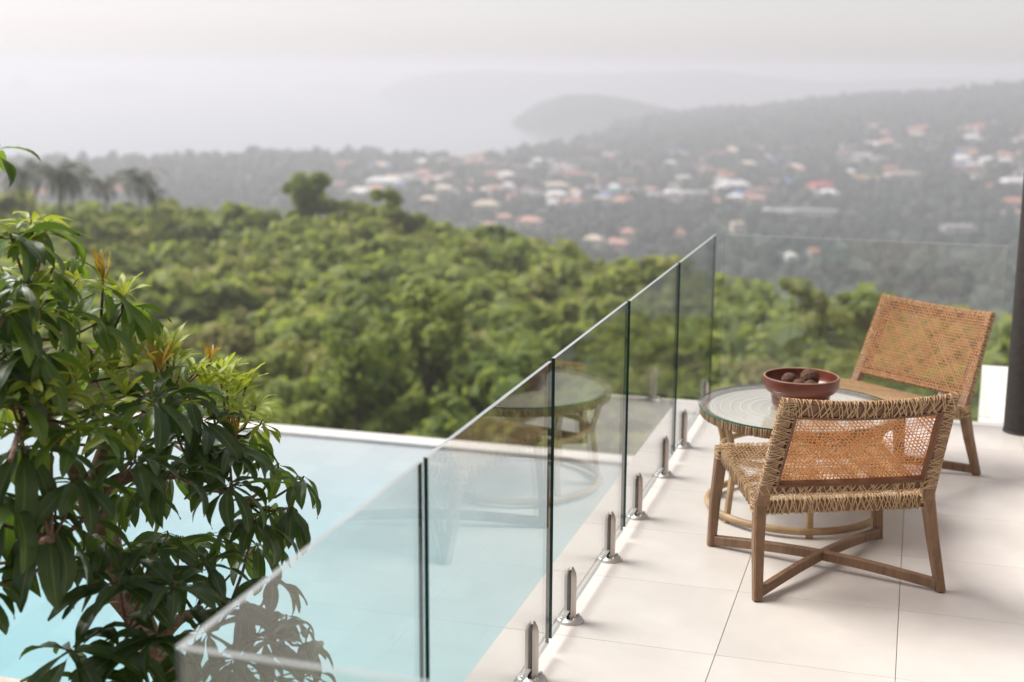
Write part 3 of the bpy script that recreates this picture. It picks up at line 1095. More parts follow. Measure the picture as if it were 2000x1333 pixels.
def ball_mesh(seed):
    b = MB()
    n1, n2 = 40, 24
    v, f = [], []
    for j in range(n2 + 1):
        th = math.pi * j / n2
        for i in range(n1):
            ph = 2 * math.pi * i / n1
            r_ = 1 + 0.035 * math.sin(9 * ph + 3 * math.sin(4 * th + seed)) * math.sin(th) + 0.03 * math.sin(11 * th + 2 * math.sin(3 * ph + seed))
            v.append((r_ * math.sin(th) * math.cos(ph), r_ * math.sin(th) * math.sin(ph), r_ * math.cos(th)))
    for j in range(n2):
        for i in range(n1):
            i2 = (i + 1) % n1
            f.append((j * n1 + i, j * n1 + n1 + i, j * n1 + n1 + i2, j * n1 + i2))
    b.add(v, f, 0, True)
    return b.mesh('dried_ball', M['ball'])
for i, (x, y, r_, z, lab) in enumerate(ballspots):
    o = link('dried_ball', ball_mesh(i), None, (BC.x + x, BC.y + y, BC.z + z + .014))
    o.scale = (r_, r_, r_)
    o.rotation_euler = (i, i * 2, i * 3)
    tag(o, lab, 'ball', 'dried balls in the bowl')


# ------------------------------------------------------------------ foreground tree with whorls of long leaves
def leaf_mesh(name, mtl, seed, wid=0.115, droop=0.5, wave=1.0, fold=0.35):
    """unit-length leaf along +Y, face up +Z"""
    r_ = random.Random(seed)
    nl, nw = 8, 4
    ph1, ph2 = r_.uniform(0, 6.28), r_.uniform(0, 6.28)
    tw = r_.uniform(-.5, .5)
    sx = r_.uniform(-.10, .10)
    v, f, uv = [], [], []
    y = z = 0.0
    for i in range(nl + 1):
        t = i / nl
        ang = 0.25 - droop * 1.5 * t ** 1.3
        if i:
            y += math.cos(ang) / nl; z += math.sin(ang) / nl
        tt = max(0.0, (t - 0.10) / 0.90)
        w = 0.010 + wid * (math.sin(math.pi * min(1, tt) ** 1.12) ** 0.72 if 0 < tt < 1 else 0) * (1 - 0.12 * tt)
        if i == nl: w = 0.004
        ro = tw * t
        for k in range(nw + 1):
            c = (k / nw - 0.5) * 2
            zz = fold * abs(c) * w + wave * 0.018 * math.sin(9 * t + ph1 + (2.2 if c > 0 else 0)) * abs(c) ** 1.5
            xx = c * w
            v.append((xx * math.cos(ro) - zz * math.sin(ro) + sx * t * t, y - zz * math.sin(ang) * 0.6, z + xx * math.sin(ro) + zz * math.cos(ro)))
            uv.append((k / nw, t))
    for i in range(nl):
        for k in range(nw):
            a = i * (nw + 1) + k
            f.append((a, a + 1, a + nw + 2, a + nw + 1))
    return np_mesh(name, np.array(v), np.array(f), mtl, True, np.array(uv))


LEAF = {}
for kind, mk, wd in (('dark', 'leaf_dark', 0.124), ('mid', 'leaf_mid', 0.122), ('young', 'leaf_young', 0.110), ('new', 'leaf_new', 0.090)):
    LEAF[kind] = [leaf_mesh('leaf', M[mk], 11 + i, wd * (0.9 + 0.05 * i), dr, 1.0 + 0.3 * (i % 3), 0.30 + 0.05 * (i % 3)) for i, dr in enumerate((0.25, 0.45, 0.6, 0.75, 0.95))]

TREE = empty('leafy_tree', (-2.45, 4.7, -1.70), 0, 'broadleaf tree with whorls of long glossy leaves growing up beside the glass fence', 'tree')
TL = Vector((-2.45, 4.7, -1.70))
# whorls: pixel, distance from the camera, leaf length, kind, leaves, turn-down
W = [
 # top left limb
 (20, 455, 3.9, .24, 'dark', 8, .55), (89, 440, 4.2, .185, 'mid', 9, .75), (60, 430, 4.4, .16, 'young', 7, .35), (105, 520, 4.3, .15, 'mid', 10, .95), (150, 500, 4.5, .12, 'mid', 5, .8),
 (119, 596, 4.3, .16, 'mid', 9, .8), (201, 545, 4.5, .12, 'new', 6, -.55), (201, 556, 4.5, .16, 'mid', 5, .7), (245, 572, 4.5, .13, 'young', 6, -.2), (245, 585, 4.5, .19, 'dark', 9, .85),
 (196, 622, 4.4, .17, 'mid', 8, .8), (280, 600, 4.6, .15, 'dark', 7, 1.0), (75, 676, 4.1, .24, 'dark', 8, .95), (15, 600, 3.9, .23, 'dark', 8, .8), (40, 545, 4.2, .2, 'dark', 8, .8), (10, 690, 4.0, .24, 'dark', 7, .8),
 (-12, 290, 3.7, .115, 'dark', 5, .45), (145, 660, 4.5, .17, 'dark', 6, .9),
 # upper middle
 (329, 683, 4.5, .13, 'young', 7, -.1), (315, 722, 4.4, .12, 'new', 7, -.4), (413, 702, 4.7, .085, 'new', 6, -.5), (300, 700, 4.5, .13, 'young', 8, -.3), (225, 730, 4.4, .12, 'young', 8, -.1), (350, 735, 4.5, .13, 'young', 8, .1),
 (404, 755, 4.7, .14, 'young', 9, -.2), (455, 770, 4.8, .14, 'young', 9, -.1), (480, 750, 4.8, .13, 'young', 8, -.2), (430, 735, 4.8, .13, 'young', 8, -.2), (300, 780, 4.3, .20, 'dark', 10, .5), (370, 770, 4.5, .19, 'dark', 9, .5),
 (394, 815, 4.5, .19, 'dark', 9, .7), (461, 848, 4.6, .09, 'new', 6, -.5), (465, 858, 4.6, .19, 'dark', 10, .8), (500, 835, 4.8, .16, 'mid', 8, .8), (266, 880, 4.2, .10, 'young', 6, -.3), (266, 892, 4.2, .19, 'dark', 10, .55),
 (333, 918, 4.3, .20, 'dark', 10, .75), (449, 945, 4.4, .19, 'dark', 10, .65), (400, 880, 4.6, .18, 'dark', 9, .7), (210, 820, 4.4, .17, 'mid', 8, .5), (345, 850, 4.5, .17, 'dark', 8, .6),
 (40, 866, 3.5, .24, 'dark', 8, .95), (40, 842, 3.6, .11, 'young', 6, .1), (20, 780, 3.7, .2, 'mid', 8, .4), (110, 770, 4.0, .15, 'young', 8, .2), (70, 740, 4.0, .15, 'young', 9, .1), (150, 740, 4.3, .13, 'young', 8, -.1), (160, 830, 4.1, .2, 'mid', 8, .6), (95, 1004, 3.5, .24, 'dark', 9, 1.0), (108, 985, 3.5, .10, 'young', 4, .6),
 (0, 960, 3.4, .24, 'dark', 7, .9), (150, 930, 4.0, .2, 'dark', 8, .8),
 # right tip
 (545, 905, 4.7, .15, 'mid', 6, .7), (594, 930, 4.7, .15, 'dark', 6, .9), (570, 985, 4.6, .17, 'dark', 8, .95), (530, 990, 4.6, .17, 'mid', 8, .9), (500, 1010, 4.5, .18, 'dark', 9, .9), (430, 1040, 4.5, .17, 'mid', 8, .7),
 # lower middle
 (342, 1137, 4.0, .19, 'dark', 11, .55), (233, 1132, 4.0, .2, 'dark', 10, .65), (300, 1060, 4.3, .18, 'dark', 8, .5), (400, 1090, 4.3, .18, 'dark', 8, .6), (238, 1268, 3.9, .19, 'dark', 10, .6), (138, 1268, 3.8, .21, 'dark', 8, .7), (210, 1050, 4.3, .19, 'dark', 8, .9), (310, 1240, 4.0, .19, 'dark', 8, .6), (180, 1330, 3.9, .18, 'mid', 8, .5), (290, 1345, 3.9, .18, 'dark', 8, .5),
 # behind the glass
 (532, 1123, 4.4, .17, 'dark', 8, .95), (515, 1243, 4.2, .17, 'dark', 9, .7), (602, 1255, 4.3, .16, 'dark', 7, .6), (454, 1283, 4.0, .18, 'dark', 10, .7), (560, 1201, 4.4, .14, 'dark', 6, .6), (470, 1170, 4.3, .18, 'dark', 9, .8), (600, 1320, 4.2, .17, 'dark', 7, .7), (400, 1230, 4.2, .18, 'dark', 8, .7), (520, 1330, 4.1, .17, 'dark', 8, .6), (400, 1340, 4.0, .17, 'dark', 8, .6),
]
W += [(x_, y_, d_, .125, 'young', 8, dn_) for x_, y_, d_, dn_ in ((180, 718, 4.4, 0), (262, 708, 4.4, -.2), (340, 703, 4.5, -.1), (383, 722, 4.6, 0), (442, 748, 4.7, -.1), (500, 792, 4.7, .2), (512, 822, 4.7, .4), (150, 764, 4.2, .1), (92, 792, 4.0, .2), (30, 744, 3.8, .2), (470, 802, 4.6, .2), (412, 784, 4.6, .1), (250, 764, 4.3, 0), (332, 792, 4.4, .1), (45, 470, 4.1, .2), (150, 545, 4.4, .3), (80, 600, 4.1, .3), (190, 800, 4.2, .1), (100, 850, 3.7, .3))]
# fuller crown behind the front whorls
rw = random.Random(21)
poly = [(-60, 470), (60, 500), (150, 640), (280, 720), (400, 770), (480, 850), (500, 960), (520, 1080), (420, 1130), (250, 1100), (230, 1000), (120, 930), (-60, 900)]
def inside(x, y):
    c = False
    for i in range(len(poly)):
        (x0, y0), (x1, y1) = poly[i], poly[i - 1]
        if (y0 > y) != (y1 > y) and x < (x1 - x0) * (y - y0) / (y1 - y0) + x0:
            c = not c
    return c
W2 = []
while len(W2) < 28:
    x, y = rw.uniform(-60, 520), rw.uniform(470, 1130)
    if inside(x, y):
        W2.append((x, y, rw.uniform(4.5, 5.5), rw.uniform(.16, .21), 'dark' if rw.random() < .75 else 'mid', 8, rw.uniform(.5, .95)))
for k in range(14):
    W2.append((rw.uniform(-700, -40), rw.uniform(350, 1150), rw.uniform(3.8, 5.2), .21, 'dark' if k % 3 else 'mid', 9, .75))

trunk_top = at_dist(175, 985, 4.75)
limbs = {}
def bez(p0, p1, sagz, n=7):
    pts = []
    for i in range(n):
        t = i / (n - 1)
        p = p0.lerp(p1, t)
        p = p + Vector((0, 0, sagz * 4 * t * (1 - t)))
        pts.append(p)
    return pts
nodes = [('a', at_dist(60, 800, 4.55)), ('b', at_dist(300, 960, 4.75)), ('c', at_dist(60, 1080, 4.4)), ('d', at_dist(380, 1180, 4.6))]
trunk = MB()
base = TL.copy()
tp = [base, base.lerp(trunk_top, .35) + Vector((.05, -.03, 0)), base.lerp(trunk_top, .7) + Vector((-.03, .02, 0)), trunk_top]
trunk.tube([p - TL for p in tp], [.075, .06, .05, .042], 12)
trunk.build('trunk', M['bark'], TREE)
anchors = []
def branch(p0, p1, r0, r1, sag):
    pts = bez(p0, p1, sag)
    b_ = MB()
    b_.tube([p - TL for p in pts], [r0 + (r1 - r0) * i / (len(pts) - 1) for i in range(len(pts))], 8)
    b_.build('branch', M['bark'], TREE)
    anchors.extend(pts[2:])
    return pts[-1]
mid = tp[2]
for (p0, px, py, dd, r0, r1) in ((trunk_top, 70, 800, 4.5, .034, .016), (trunk_top, 330, 930, 4.8, .034, .015), (mid, 120, 1090, 4.3, .03, .012), (mid, 400, 1200, 4.4, .03, .012), (trunk_top, 230, 830, 4.8, .03, .012), (mid, 250, 1230, 4.3, .024, .01)):
    branch(p0, at_dist(px, py, dd), r0, r1, 0.05)
n0 = at_dist(70, 800, 4.5)
for (p0, px, py, dd) in ((n0, 60, 560, 4.3), (n0, 190, 690, 4.6), (n0, -60, 720, 4.2), (n0, 20, 900, 3.8), (at_dist(330, 930, 4.8), 450, 850, 4.8), (at_dist(330, 930, 4.8), 480, 980, 4.6), (at_dist(230, 830, 4.8), 320, 760, 4.6), (at_dist(400, 1200, 4.4), 540, 1230, 4.3), (at_dist(120, 1090, 4.3), 80, 1060, 3.8), (n0, -300, 800, 4.6), (n0, -330, 430, 4.1), (at_dist(-330, 430, 4.1), -120, 300, 3.8)):
    branch(p0, at_dist(px, py, dd), .014, .007, 0.03)
twigs = MB()
ld_ = random.Random(9)
leaf_objs = 0
SV, SF, SU = [], [], []
stuff = {'dark': MB(), 'mid': MB(), 'young': MB(), 'new': MB()}
LV = {k: [(np.array([tuple(v.co) for v in me.vertices]), [tuple(p.vertices) for p in me.polygons], np.array([u.uv[:] for u in me.uv_layers[0].data])) for me in LEAF[k]] for k in LEAF}
acc = {k: ([], [], []) for k in LEAF}
for wi, (px, py, dd, ll, kd, nn, dn) in enumerate(W + W2):
    if dd < 4.1:                       # the whole crown stands clear of the fence
        ll *= 4.1 / dd; dd = 4.1
    c = at_dist(px, py, dd)
    near = min(anchors, key=lambda a_: (a_ - c).length + (0.3 if a_.z > c.z else 0))
    axis = ((c - near).normalized() + Vector((0, 0, 1.1))).normalized()
    twigs.tube([p - TL for p in (near, near.lerp(c, .5) + Vector((0, 0, -.03)), c - axis * .02, c)], [.0065, .0050, .0038, .003], 5)
    ph0 = ld_.uniform(0, 6.28)
    q = axis.to_track_quat('Z', 'Y')
    nn += 2 if kd in ('dark', 'mid') else 3
    for k in range(nn):
        az_ = ph0 + k * 2.39996 + ld_.uniform(-.25, .25)
        el = (0.55 - dn * 1.15) + ld_.uniform(-.30, .30) + 0.35 * (k / nn - .5)
        d = q @ Vector((math.cos(az_), math.sin(az_), 0))
        d = (Vector((d.x, d.y, d.z * .6)).normalized() * math.cos(el) + Vector((0, 0, 1)) * math.sin(el)).normalized()
        upv = Vector((0, 0, 1)) if abs(d.z) < .95 else Vector((d.x, d.y, 0)).normalized()
        if d.z < -.5:
            upv = (upv + Vector((d.x, d.y, 0)).normalized() * 1.0).normalized()
        X_ = d.cross(upv).normalized()
        Z_ = X_.cross(d)
        Mx = Matrix((X_, d, Z_)).transposed()
        Mx = Mx @ Matrix.Rotation(ld_.uniform(-.45, .45), 3, 'Y')
        L_ = ll * ld_.uniform(.74, 1.12) * (1.0 if kd in ('dark', 'mid') else .8)
        vi = min(4, max(0, int(2 + dn * 1.6 + ld_.uniform(-1.4, 1.4)))) if dn > 0 else ld_.choice((0, 0, 1))
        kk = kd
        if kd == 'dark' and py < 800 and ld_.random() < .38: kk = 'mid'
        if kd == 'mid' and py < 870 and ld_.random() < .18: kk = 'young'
        start = c - TL - axis * (0.028 * k / nn) + d * 0.006
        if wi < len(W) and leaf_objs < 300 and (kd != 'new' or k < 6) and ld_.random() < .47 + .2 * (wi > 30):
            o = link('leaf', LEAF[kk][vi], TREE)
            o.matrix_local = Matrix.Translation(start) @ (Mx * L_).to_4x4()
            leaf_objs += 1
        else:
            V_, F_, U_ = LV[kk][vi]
            vv = V_ @ (np.array(Mx) * L_).T + np.array(start)
            a = acc[kk]
            b0 = sum(len(x_) for x_ in a[0])
            a[0].append(vv); a[1].append(np.array(F_) + b0); a[2].append(U_)
twigs.build('twigs', M['bark'], TREE)['kind'] = 'stuff'
for k, a in acc.items():
    if a[0]:
        V_ = np.concatenate(a[0]); F_ = np.concatenate(a[1])
        me = np_mesh('foliage', V_, F_, M['leaf_' + k], True)
        l_ = me.uv_layers.new(name='UVMap')
        l_.data.foreach_set('uv', np.concatenate(a[2]).astype(np.float32).ravel())
        tag(link('foliage', me, TREE), kind='stuff')


# ------------------------------------------------------------------ forest on the spur below the pool
def crown_arrays(seed, nq, rad, hgt, lsz, bare=0.0):
    """leaf-clump quads spread through lobes of a crown; unit: metres, crown base at z = 0"""
    r_ = np.random.default_rng(seed)
    nl = r_.integers(10, 17)
    lc = np.stack([r_.normal(0, .50, nl) * rad, r_.normal(0, .50, nl) * rad, hgt * r_.uniform(.15, .88, nl)], -1)
    lr = rad * r_.uniform(.18, .50, nl)
    k = r_.integers(0, nl, nq)
    d = r_.normal(0, 1, (nq, 3)); d /= np.linalg.norm(d, axis=1)[:, None]
    rr = r_.uniform(.35, 1.10, nq) ** .6 + (r_.uniform(0, 1, nq) < .08) * r_.uniform(0, .5, nq)
    C = lc[k] + d * (lr[k] * rr)[:, None] * np.array([1, 1, .85])
    C[:, 2] = np.maximum(C[:, 2], .05 * hgt * r_.uniform(0, 1, nq))
    nrm = d + r_.normal(0, .45, (nq, 3)); nrm[:, 2] += .35
    nrm /= np.linalg.norm(nrm, axis=1)[:, None]
    t = np.cross(nrm, r_.normal(0, 1, (nq, 3))); t /= np.linalg.norm(t, axis=1)[:, None]
    u = np.cross(nrm, t)
    sz = lsz * r_.uniform(.6, 1.3, nq)[:, None]
    V_ = np.stack([C - t * sz * .5 - u * sz * .34, C + t * sz * .5 - u * sz * .2, C + t * sz * .62 + u * sz * .3, C - t * sz * .35 + u * sz * .42], 1).reshape(-1, 3)
    return V_, np.arange(nq * 4).reshape(-1, 4)


CROWNS = []
for i in range(7):
    V_, F_ = crown_arrays(100 + i, 3400, 2.6, 5.2, 0.36)
    CROWNS.append(np_mesh('crown', V_, F_, M['crown'], False))
b = MB()
b.tube([(0, 0, -4.5), (.15, .05, -1.5), (0, 0, 1.5), (.1, 0, 3.2)], [.24, .19, .13, .05], 8)
b.tube([(.1, .03, -.8), (.7, .3, .8), (1.2, .4, 2.3)], [.10, .07, .03], 6)
b.tube([(.05, .0, -.2), (-.6, .4, 1.2), (-1.0, .5, 2.6)], [.10, .07, .03], 6)
b.tube([(.05, .0, .3), (-.1, -.6, 1.5), (-.2, -1.1, 2.8)], [.09, .06, .03], 6)
TRUNK = b.mesh('trunk', M['trunk'])

pts = []
rf = random.Random(33)
grid = {}
tries = 0
while tries < 26000 and len(pts) < 2100:
    tries += 1
    rr = math.sqrt(rf.uniform(24 ** 2, 262 ** 2))
    a = CX_AZ + rf.uniform(-.50, .50)
    x, y = rr * math.cos(a), rr * math.sin(a)
    k = np.interp(1000 + F_PX * math.tan(CX_AZ - a), *KS)
    if rr / k > 245:
        continue
    if y < 18 and x > -16 and rr < 26:
        continue
    md = 3.0 + 0.8 * (rr > 110)
    g_ = (int(x // 4), int(y // 4))
    if any((x - q[0]) ** 2 + (y - q[1]) ** 2 < md * md for dx in (-1, 0, 1) for dy in (-1, 0, 1) for q in grid.get((g_[0] + dx, g_[1] + dy), ())):
        continue
    grid.setdefault(g_, []).append((x, y))
    pts.append((rr, x, y))
pts.sort()
zs = height(np.array([p[1] for p in pts]), np.array([p[2] for p in pts]))
FV, FF = [], []
nb = 0
LOWC = [crown_arrays(300 + i, 260, 2.7, 5.2, 0.95) for i in range(6)]
for i, (rr, x, y) in enumerate(pts):
    s = rf.choice((rf.uniform(.6, 1.0), rf.uniform(.85, 1.25), rf.uniform(1.1, 1.6))) * (1.0 + 0.12 * (rr > 110))
    if rr < 45: s *= .85
    sq = rf.uniform(.75, 1.15) / max(1.0, s) ** .5
    z = float(zs[i])
    zb = z + 2.0 * s - 0.5
    if i < 290:
        size_ = 'small' if s < .85 else ('broad' if s > 1.2 else 'mid-sized')
        zone_ = 'just beyond the pool overflow edge' if rr < 50 else ('on the lower slope past the pool' if rr < 75 else 'halfway up the slope towards the ridge')
        r0 = empty('forest_tree', (x, y, z), rf.uniform(0, 6.28), f'{size_} bushy green tree in the forest {zone_}', 'tree', f'{size_} forest trees {zone_}')
        ch = link('crown', CROWNS[rf.randrange(7)], r0, (0, 0, zb - z - .6)); ch.scale = (s, s, s * sq)
        tr_ = link('trunk', TRUNK, r0, (0, 0, zb - z - .6)); tr_.scale = (s, s, s)
    else:
        V_, F_ = LOWC[rf.randrange(6)]
        a = rf.uniform(0, 6.28)
        c_, s_ = math.cos(a), math.sin(a)
        q = V_ * np.array([s, s, s * sq])
        q = np.stack([q[:, 0] * c_ - q[:, 1] * s_ + x, q[:, 0] * s_ + q[:, 1] * c_ + y, q[:, 2] + zb - .6], -1)
        FV.append(q); FF.append(F_ + nb); nb += len(q)
me = np_mesh('distant_forest', np.concatenate(FV), np.concatenate(FF), M['crown_far'], False)
tag(link('distant_forest', me), 'dense green woodland covering the spur beyond the pool', 'woodland', kind='stuff')

# taller trees standing out of the ridge
def big_tree(px, py_top, rr, s, lab):
    d = ray(px, py_top)
    t = rr / math.hypot(d.x, d.y)
    top = CAM + d * t
    z = hz(top.x, top.y)
    r0 = empty('tall_tree', (top.x, top.y, z), px * .01, lab, 'tree')
    ch = link('crown', CROWNS[px % 7], r0, (0, 0, top.z - z - 4.9 * s)); ch.scale = (s, s, s)
    tr_ = link('trunk', TRUNK, r0, (0, 0, top.z - z - 4.9 * s)); tr_.scale = (s, s, max(s, (top.z - z - 4.9 * s) / 4.4))
big_tree(588, 332, 205, 1.75, 'tallest dark tree rising out of the ridge line')
big_tree(765, 375, 190, 1.35, 'pointed dark tree on the ridge, next to the tallest one')
big_tree(690, 392, 200, 0.95, 'small dark tree between the two tall ridge trees')
big_tree(975, 440, 175, 1.0, 'dark tree on the falling ridge below the town')
big_tree(840, 575, 72, 1.15, 'wide dark-leaved tree on the slope above the pool edge')
big_tree(690, 652, 62, .72, 'bright yellow-green tree on the slope above the pool edge')
big_tree(1610, 545, 112, 1.0, 'round green tree seen through the wide glass panel')

# coconut palms on the ridge
def frond(L_, seed):
    r_ = random.Random(seed)
    V_, F_ = [], []
    n_ = 12
    y = z = 0
    pr = None
    for i in range(n_ + 1):
        t = i / n_
        ang = .75 - 2.0 * t
        if i: y += math.cos(ang) * L_ / n_; z += math.sin(ang) * L_ / n_
        w = L_ * .17 * math.sin(math.pi * min(1, t * .9 + .1)) ** .8
        if i > 0:
            for sg in (-1, 1):
                b0 = len(V_)
                V_ += [(0, y, z), (0, y + L_ * .05, z), (sg * w, y + w * .7, z - w * .55), (sg * w * .95, y + w * .6 - L_ * .012, z - w * .58)]
                F_.append((b0, b0 + 1, b0 + 2, b0 + 3))
    return V_, F_
b = MB()
for k in range(26):
    a = k * 2.39996
    V_, F_ = frond(3.3 + .6 * (k % 3), k)
    tilt = -1.05 + 1.5 * (k / 25)
    Mt = Matrix.Rotation(a, 4, 'Z') @ Matrix.Rotation(tilt, 4, 'X')
    b.add([Mt @ Vector(v) for v in V_], F_)
PALM = b.mesh('fronds', M['palm'])
def palm(px, py, rr, s, lab):
    d = ray(px, py)
    t = rr / math.hypot(d.x, d.y)
    c = CAM + d * t
    z = hz(c.x, c.y)
    r0 = empty('coconut_palm', (c.x, c.y, z), px * .07, lab, 'palm', 'coconut palms on the ridge')
    f = link('fronds', PALM, r0, (0, 0, c.z - z)); f.scale = (s, s, s)
    b = MB()
    H_ = c.z - z
    b.tube([(.5, 0, -.3), (.35, 0, H_ * .4), (.1, 0, H_ * .8), (0, 0, H_)], [.22, .16, .13, .12], 8)
    b.build('trunk', M['trunk'], r0)
palm(45, 335, 190, 1.2, 'dark coconut palm nearest the overhanging leaves, on the ridge')
palm(112, 335, 185, 1.25, 'bushy coconut palm in front of its twin on the ridge')
palm(140, 345, 200, 1.2, 'coconut palm half hidden by the bushy palm on the ridge')
palm(203, 358, 205, .92, 'small coconut palm standing before the orange roof')
palm(270, 345, 190, 1.1, 'round-headed coconut palm beside the orange roof')
palm(299, 378, 200, .7, 'smallest coconut palm beside the round-headed one')

# ------------------------------------------------------------------ town houses
ROOFS = {'terracotta': paint('roof_terracotta', (0.50, 0.20, 0.12)), 'pink': paint('roof_pink', (0.62, 0.34, 0.27)), 'white': paint('roof_white', (0.80, 0.78, 0.76)), 'grey': paint('roof_grey', (0.34, 0.33, 0.34)),
         'blue': paint('roof_blue', (0.10, 0.22, 0.50)), 'red': paint('roof_red', (0.55, 0.10, 0.08)), 'cream': paint('roof_cream', (0.72, 0.60, 0.45)), 'yellow': paint('roof_yellow', (0.70, 0.52, 0.20)), 'turquoise': paint('roof_turquoise', (0.14, 0.42, 0.45)), 'brown': paint('roof_brown', (0.2, 0.12, 0.09))}
WALLS = {'white': paint('wall_white', (0.80, 0.78, 0.74)), 'cream': paint('wall_cream', (0.72, 0.62, 0.50)), 'pink': paint('wall_pink', (0.70, 0.48, 0.42)), 'yellow': paint('wall_yellow', (0.74, 0.58, 0.26)), 'grey': paint('wall_grey', (0.5, 0.5, 0.5))}
M['pane'] = simple('window_pane', (0.03, 0.04, 0.05), (0.05, 0.06, 0.07), 2, 0.15)
HM = {}
def house_meshes(w, d, h, flat):
    k = (w, d, h, flat)
    if k not in HM:
        a = MB(); a.box((-w / 2, -d / 2, -2.0), (w / 2, d / 2, h))
        q = MB()
        if flat:
            q.box((-w / 2 - .4, -d / 2 - .4, h + .01), (w / 2 + .4, d / 2 + .4, h + .5))
        else:
            o_ = 0.9; rh = min(w, d) * .30
            W_, D_ = w / 2 + o_, d / 2 + o_
            rl = max(.1, W_ - D_)
            q.add([(-W_, -D_, h - .1), (W_, -D_, h - .1), (W_, D_, h - .1), (-W_, D_, h - .1), (-rl, 0, h + rh), (rl, 0, h + rh)],
                  [(0, 1, 5, 4), (1, 2, 5), (2, 3, 4, 5), (3, 0, 4), (3, 2, 1, 0)])
        e = MB(); e.box((-.6, -.06, 0), (.6, .06, 1.3))
        HM[k] = (a.v, a.f, q.v, q.f)
    return HM[k]
WIN = MB(); WIN.box((-.7, -.08, -.7), (.7, .08, .7)); WINM = WIN.mesh('window', M['pane'])
cache = {}
sites = []
houses_used = {}
def house(px, py, wpx, roof, wall, flat=False, storeys=1.5, rot=None):
    p = drop(px, py)
    dist = (p - CAM).length
    w = max(7.0, wpx * dist / F_PX)
    w = round(w / 3) * 3 + 0.0
    d = round(max(7.0, min(14.0, w * .6)) / 2) * 2.0
    h = round(3.2 * storeys + .5, 1)
    key = (w, d, h, flat, roof, wall)
    if key not in cache:
        av, af, qv, qf = house_meshes(w, d, h, flat)
        a = MB(); a.add(av, af); q = MB(); q.add(qv, qf)
        cache[key] = (a.mesh('wall', WALLS[wall]), q.mesh('roof', ROOFS[roof]))
    sites.append((p.x, p.y, w))
    size = 'large' if w > 26 else ('small' if w < 13 else 'mid-sized')
    shape = 'flat' if flat else 'hipped'
    rz = math.atan2(FW.y, FW.x) - math.pi / 2 + (rot if rot is not None else random.uniform(-.5, .5))
    where = 'on the plain' if p.z < -112 else ('on the wooded hillside' if dist > 900 else 'behind the ridge')
    o = empty('town_house', p, rz, f'{size} hazy {wall} house with a {shape} {roof} roof {where}', 'house', f'{size} {wall} houses with {shape} {roof} roofs {where}')
    wm, rm = cache[key]
    link('wall', wm, o); link('roof', rm, o)
    if wpx >= 24:
        nwn = max(2, int(w / 6))
        for k in range(nwn):
            wv = link('window', WINM, o, (-w / 2 + w * (k + .5) / nwn, -d / 2 - .03, h - 1.7))
    return o
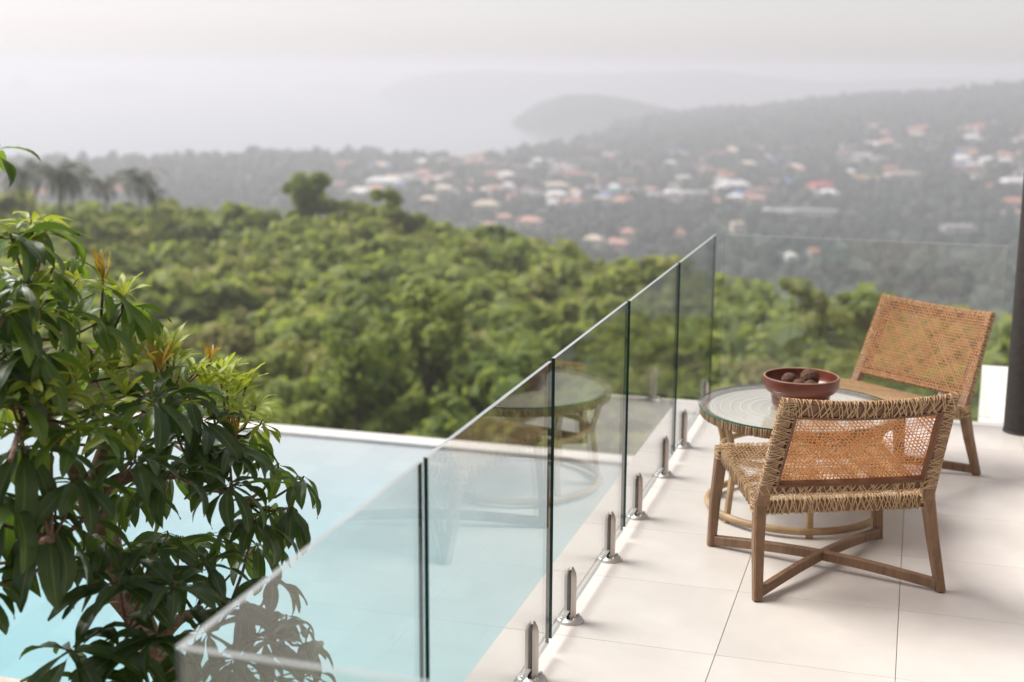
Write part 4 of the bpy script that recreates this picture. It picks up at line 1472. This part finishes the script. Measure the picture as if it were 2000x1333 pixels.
HL = [
 (750, 368, 68, 'white', 'white', False, 2), (706, 386, 48, 'white', 'cream', False, 1.5), (800, 358, 30, 'white', 'white', True, 1.5), (838, 396, 34, 'cream', 'white', False, 1), (950, 412, 46, 'cream', 'cream', False, 1.5), (985, 432, 30, 'pink', 'pink', False, 1), (1036, 444, 48, 'pink', 'cream', False, 1.5), (955, 452, 24, 'pink', 'cream', False, 1.5),
 (1160, 482, 32, 'cream', 'cream', False, 1.5), (1226, 472, 26, 'pink', 'cream', False, 2), (1212, 490, 30, 'pink', 'pink', False, 1.5), (1330, 465, 20, 'terracotta', 'cream', False, 1), (1245, 332, 28, 'pink', 'pink', True, 2.5), (1160, 305, 22, 'pink', 'cream', True, 4), (1155, 285, 16, 'pink', 'cream', True, 3),
 (1408, 312, 56, 'terracotta', 'pink', False, 1.5), (1433, 372, 58, 'white', 'white', False, 1.5), (1350, 386, 62, 'cream', 'white', True, 1.5), (1315, 392, 40, 'white', 'white', True, 1.5), (1478, 402, 34, 'pink', 'pink', False, 2), (1604, 374, 56, 'red', 'cream', False, 1.5), (1690, 362, 44, 'yellow', 'yellow', True, 2.5), (1762, 356, 74, 'cream', 'cream', True, 2.5), (1570, 420, 130, 'grey', 'white', True, 1), (1520, 420, 60, 'white', 'white', True, 1),
 (1682, 318, 34, 'white', 'white', True, 3), (1665, 330, 26, 'white', 'white', False, 1.5), (1712, 322, 50, 'grey', 'white', False, 1.5), (1770, 262, 26, 'pink', 'cream', False, 1.5), (1810, 258, 44, 'terracotta', 'pink', False, 1.5), (1840, 282, 24, 'white', 'cream', False, 1.5), (1885, 282, 12, 'white', 'white', True, 1.5), (1805, 318, 34, 'blue', 'white', False, 1.5), (1805, 332, 26, 'white', 'white', True, 1), (1872, 312, 26, 'blue', 'white', False, 1.5), (1880, 300, 22, 'white', 'cream', True, 1.5), (1932, 322, 36, 'white', 'white', False, 1.5), (1868, 330, 34, 'blue', 'grey', False, 1), (1905, 305, 22, 'terracotta', 'pink', False, 1), (1972, 288, 26, 'white', 'white', True, 2), (1995, 282, 20, 'white', 'white', True, 2), (1965, 320, 20, 'terracotta', 'cream', False, 1), (1985, 366, 70, 'white', 'white', False, 1.5), (1935, 372, 26, 'terracotta', 'cream', False, 1), (1980, 402, 44, 'terracotta', 'cream', False, 1), (1990, 424, 50, 'pink', 'pink', True, 1), (1870, 452, 60, 'grey', 'white', True, 1),
 (212, 384, 66, 'terracotta', 'pink', False, 1.5), (78, 388, 40, 'terracotta', 'pink', False, 1.5), (308, 345, 24, 'pink', 'cream', False, 1.5), (410, 352, 30, 'terracotta', 'pink', False, 1), (480, 352, 16, 'pink', 'cream', False, 1), (470, 372, 18, 'cream', 'cream', False, 1), (660, 312, 18, 'turquoise', 'grey', True, 2), (670, 328, 22, 'terracotta', 'pink', False, 1.5), (610, 318, 18, 'pink', 'cream', True, 1.5), (860, 312, 30, 'cream', 'cream', True, 2), (930, 335, 34, 'terracotta', 'pink', False, 1.5), (1200, 580 - 100, 20, 'pink', 'cream', False, 1), (1085, 340, 20, 'turquoise', 'white', False, 1), (1200, 382, 22, 'turquoise', 'white', False, 1.5), (1275, 392, 26, 'white', 'white', True, 1.5), (1130, 390, 20, 'white', 'cream', False, 1), (1440, 455, 20, 'cream', 'cream', True, 2), (1545, 510, 14, 'white', 'white', False, 1), (1590, 500, 16, 'terracotta', 'cream', False, 1),
]
for h_ in HL:
    house(*h_)
rh_ = random.Random(17)
for k in range(250):
    px = rh_.triangular(560, 1650, 1120) if k < 195 else rh_.uniform(1640, 2010)
    py = (rh_.uniform(296, 410) if px > 1000 else rh_.uniform(306, 385)) if k < 195 else rh_.uniform(250, 350)
    rc = rh_.choice(['terracotta', 'pink', 'white', 'white', 'grey', 'cream', 'brown', 'blue' if k % 4 == 0 else 'pink'])
    wc = rh_.choice(['white', 'cream', 'pink', 'white'])
    house(px, py, rh_.uniform(15, 38), rc, wc, rh_.random() < .35, rh_.choice([1, 1.5, 2]))

# ------------------------------------------------------------------ trees on the plain and the far hills: one mass
NP_ = 11000
r_ = rng
cand = 26000
az = r_.uniform(-.46, .46, cand)
rd = np.sqrt(r_.uniform(330.0 ** 2, 2750.0 ** 2, cand))
keep = r_.uniform(0, 1, cand) < np.clip(1500 / rd, .25, 1)
az, rd = az[keep], rd[keep]
x = rd * np.cos(CX_AZ - az); y = rd * np.sin(CX_AZ - az)
z = height(x, y)
ok = (z > SEA_Z + 1.2)
dirx, diry = math.cos(CX_AZ), math.sin(CX_AZ)
for (hx, hy, hw_) in sites:            # yards stay clear in front of and round each house
    dx, dy = x - hx, y - hy
    al = dx * dirx + dy * diry; ac = -dx * diry + dy * dirx
    ok &= ~((np.abs(ac) < hw_ * .5 + 4) & (al > -(26 + hw_ * .5)) & (al < hw_ * .5 + 4))
x, y, z, rd = x[ok][:NP_], y[ok][:NP_], z[ok][:NP_], rd[ok][:NP_]
# icosphere, 42 vertices
import bmesh
bm = bmesh.new(); bmesh.ops.create_icosphere(bm, subdivisions=2, radius=1)
IV = np.array([v.co[:] for v in bm.verts]); IF = np.array([[v.index for v in f.verts] for f in bm.faces]); bm.free()
n_ = len(x)
sx = r_.uniform(2.6, 5.2, n_) * np.clip(rd / 1100, .85, 1.7); szz = sx * r_.uniform(.8, 1.35, n_)
jt = 1 + r_.normal(0, .17, (n_, len(IV), 1))
P = IV[None] * jt * np.stack([sx, sx, szz], -1)[:, None, :] + np.stack([x, y, z + szz * .75], -1)[:, None, :]
me = np_mesh('plain_woodland', P.reshape(-1, 3), (IF[None] + (np.arange(n_) * len(IV))[:, None, None]).reshape(-1, 3), M['plain_tree'], False)
tag(link('plain_woodland', me), 'hazy dark woodland spread over the plain and hills round the town', 'woodland', kind='stuff')

# ------------------------------------------------------------------ haze
b = MB()
b.box((-15500, -15500, -132), (15500, 15500, 30))
mt = bpy.data.materials.new('haze_air')
mt.use_nodes = True
n, l = mt.node_tree.nodes, mt.node_tree.links
n.remove(n['Principled BSDF'])
pv = n.new('ShaderNodeVolumePrincipled')
pv.inputs['Color'].default_value = (0.92, 0.912, 0.97, 1)
pv.inputs['Density'].default_value = 0.00047
pv.inputs['Anisotropy'].default_value = 0.3
l.new(pv.outputs[0], n['Material Output'].inputs['Volume'])
tag(b.build('haze', mt), kind='stuff')
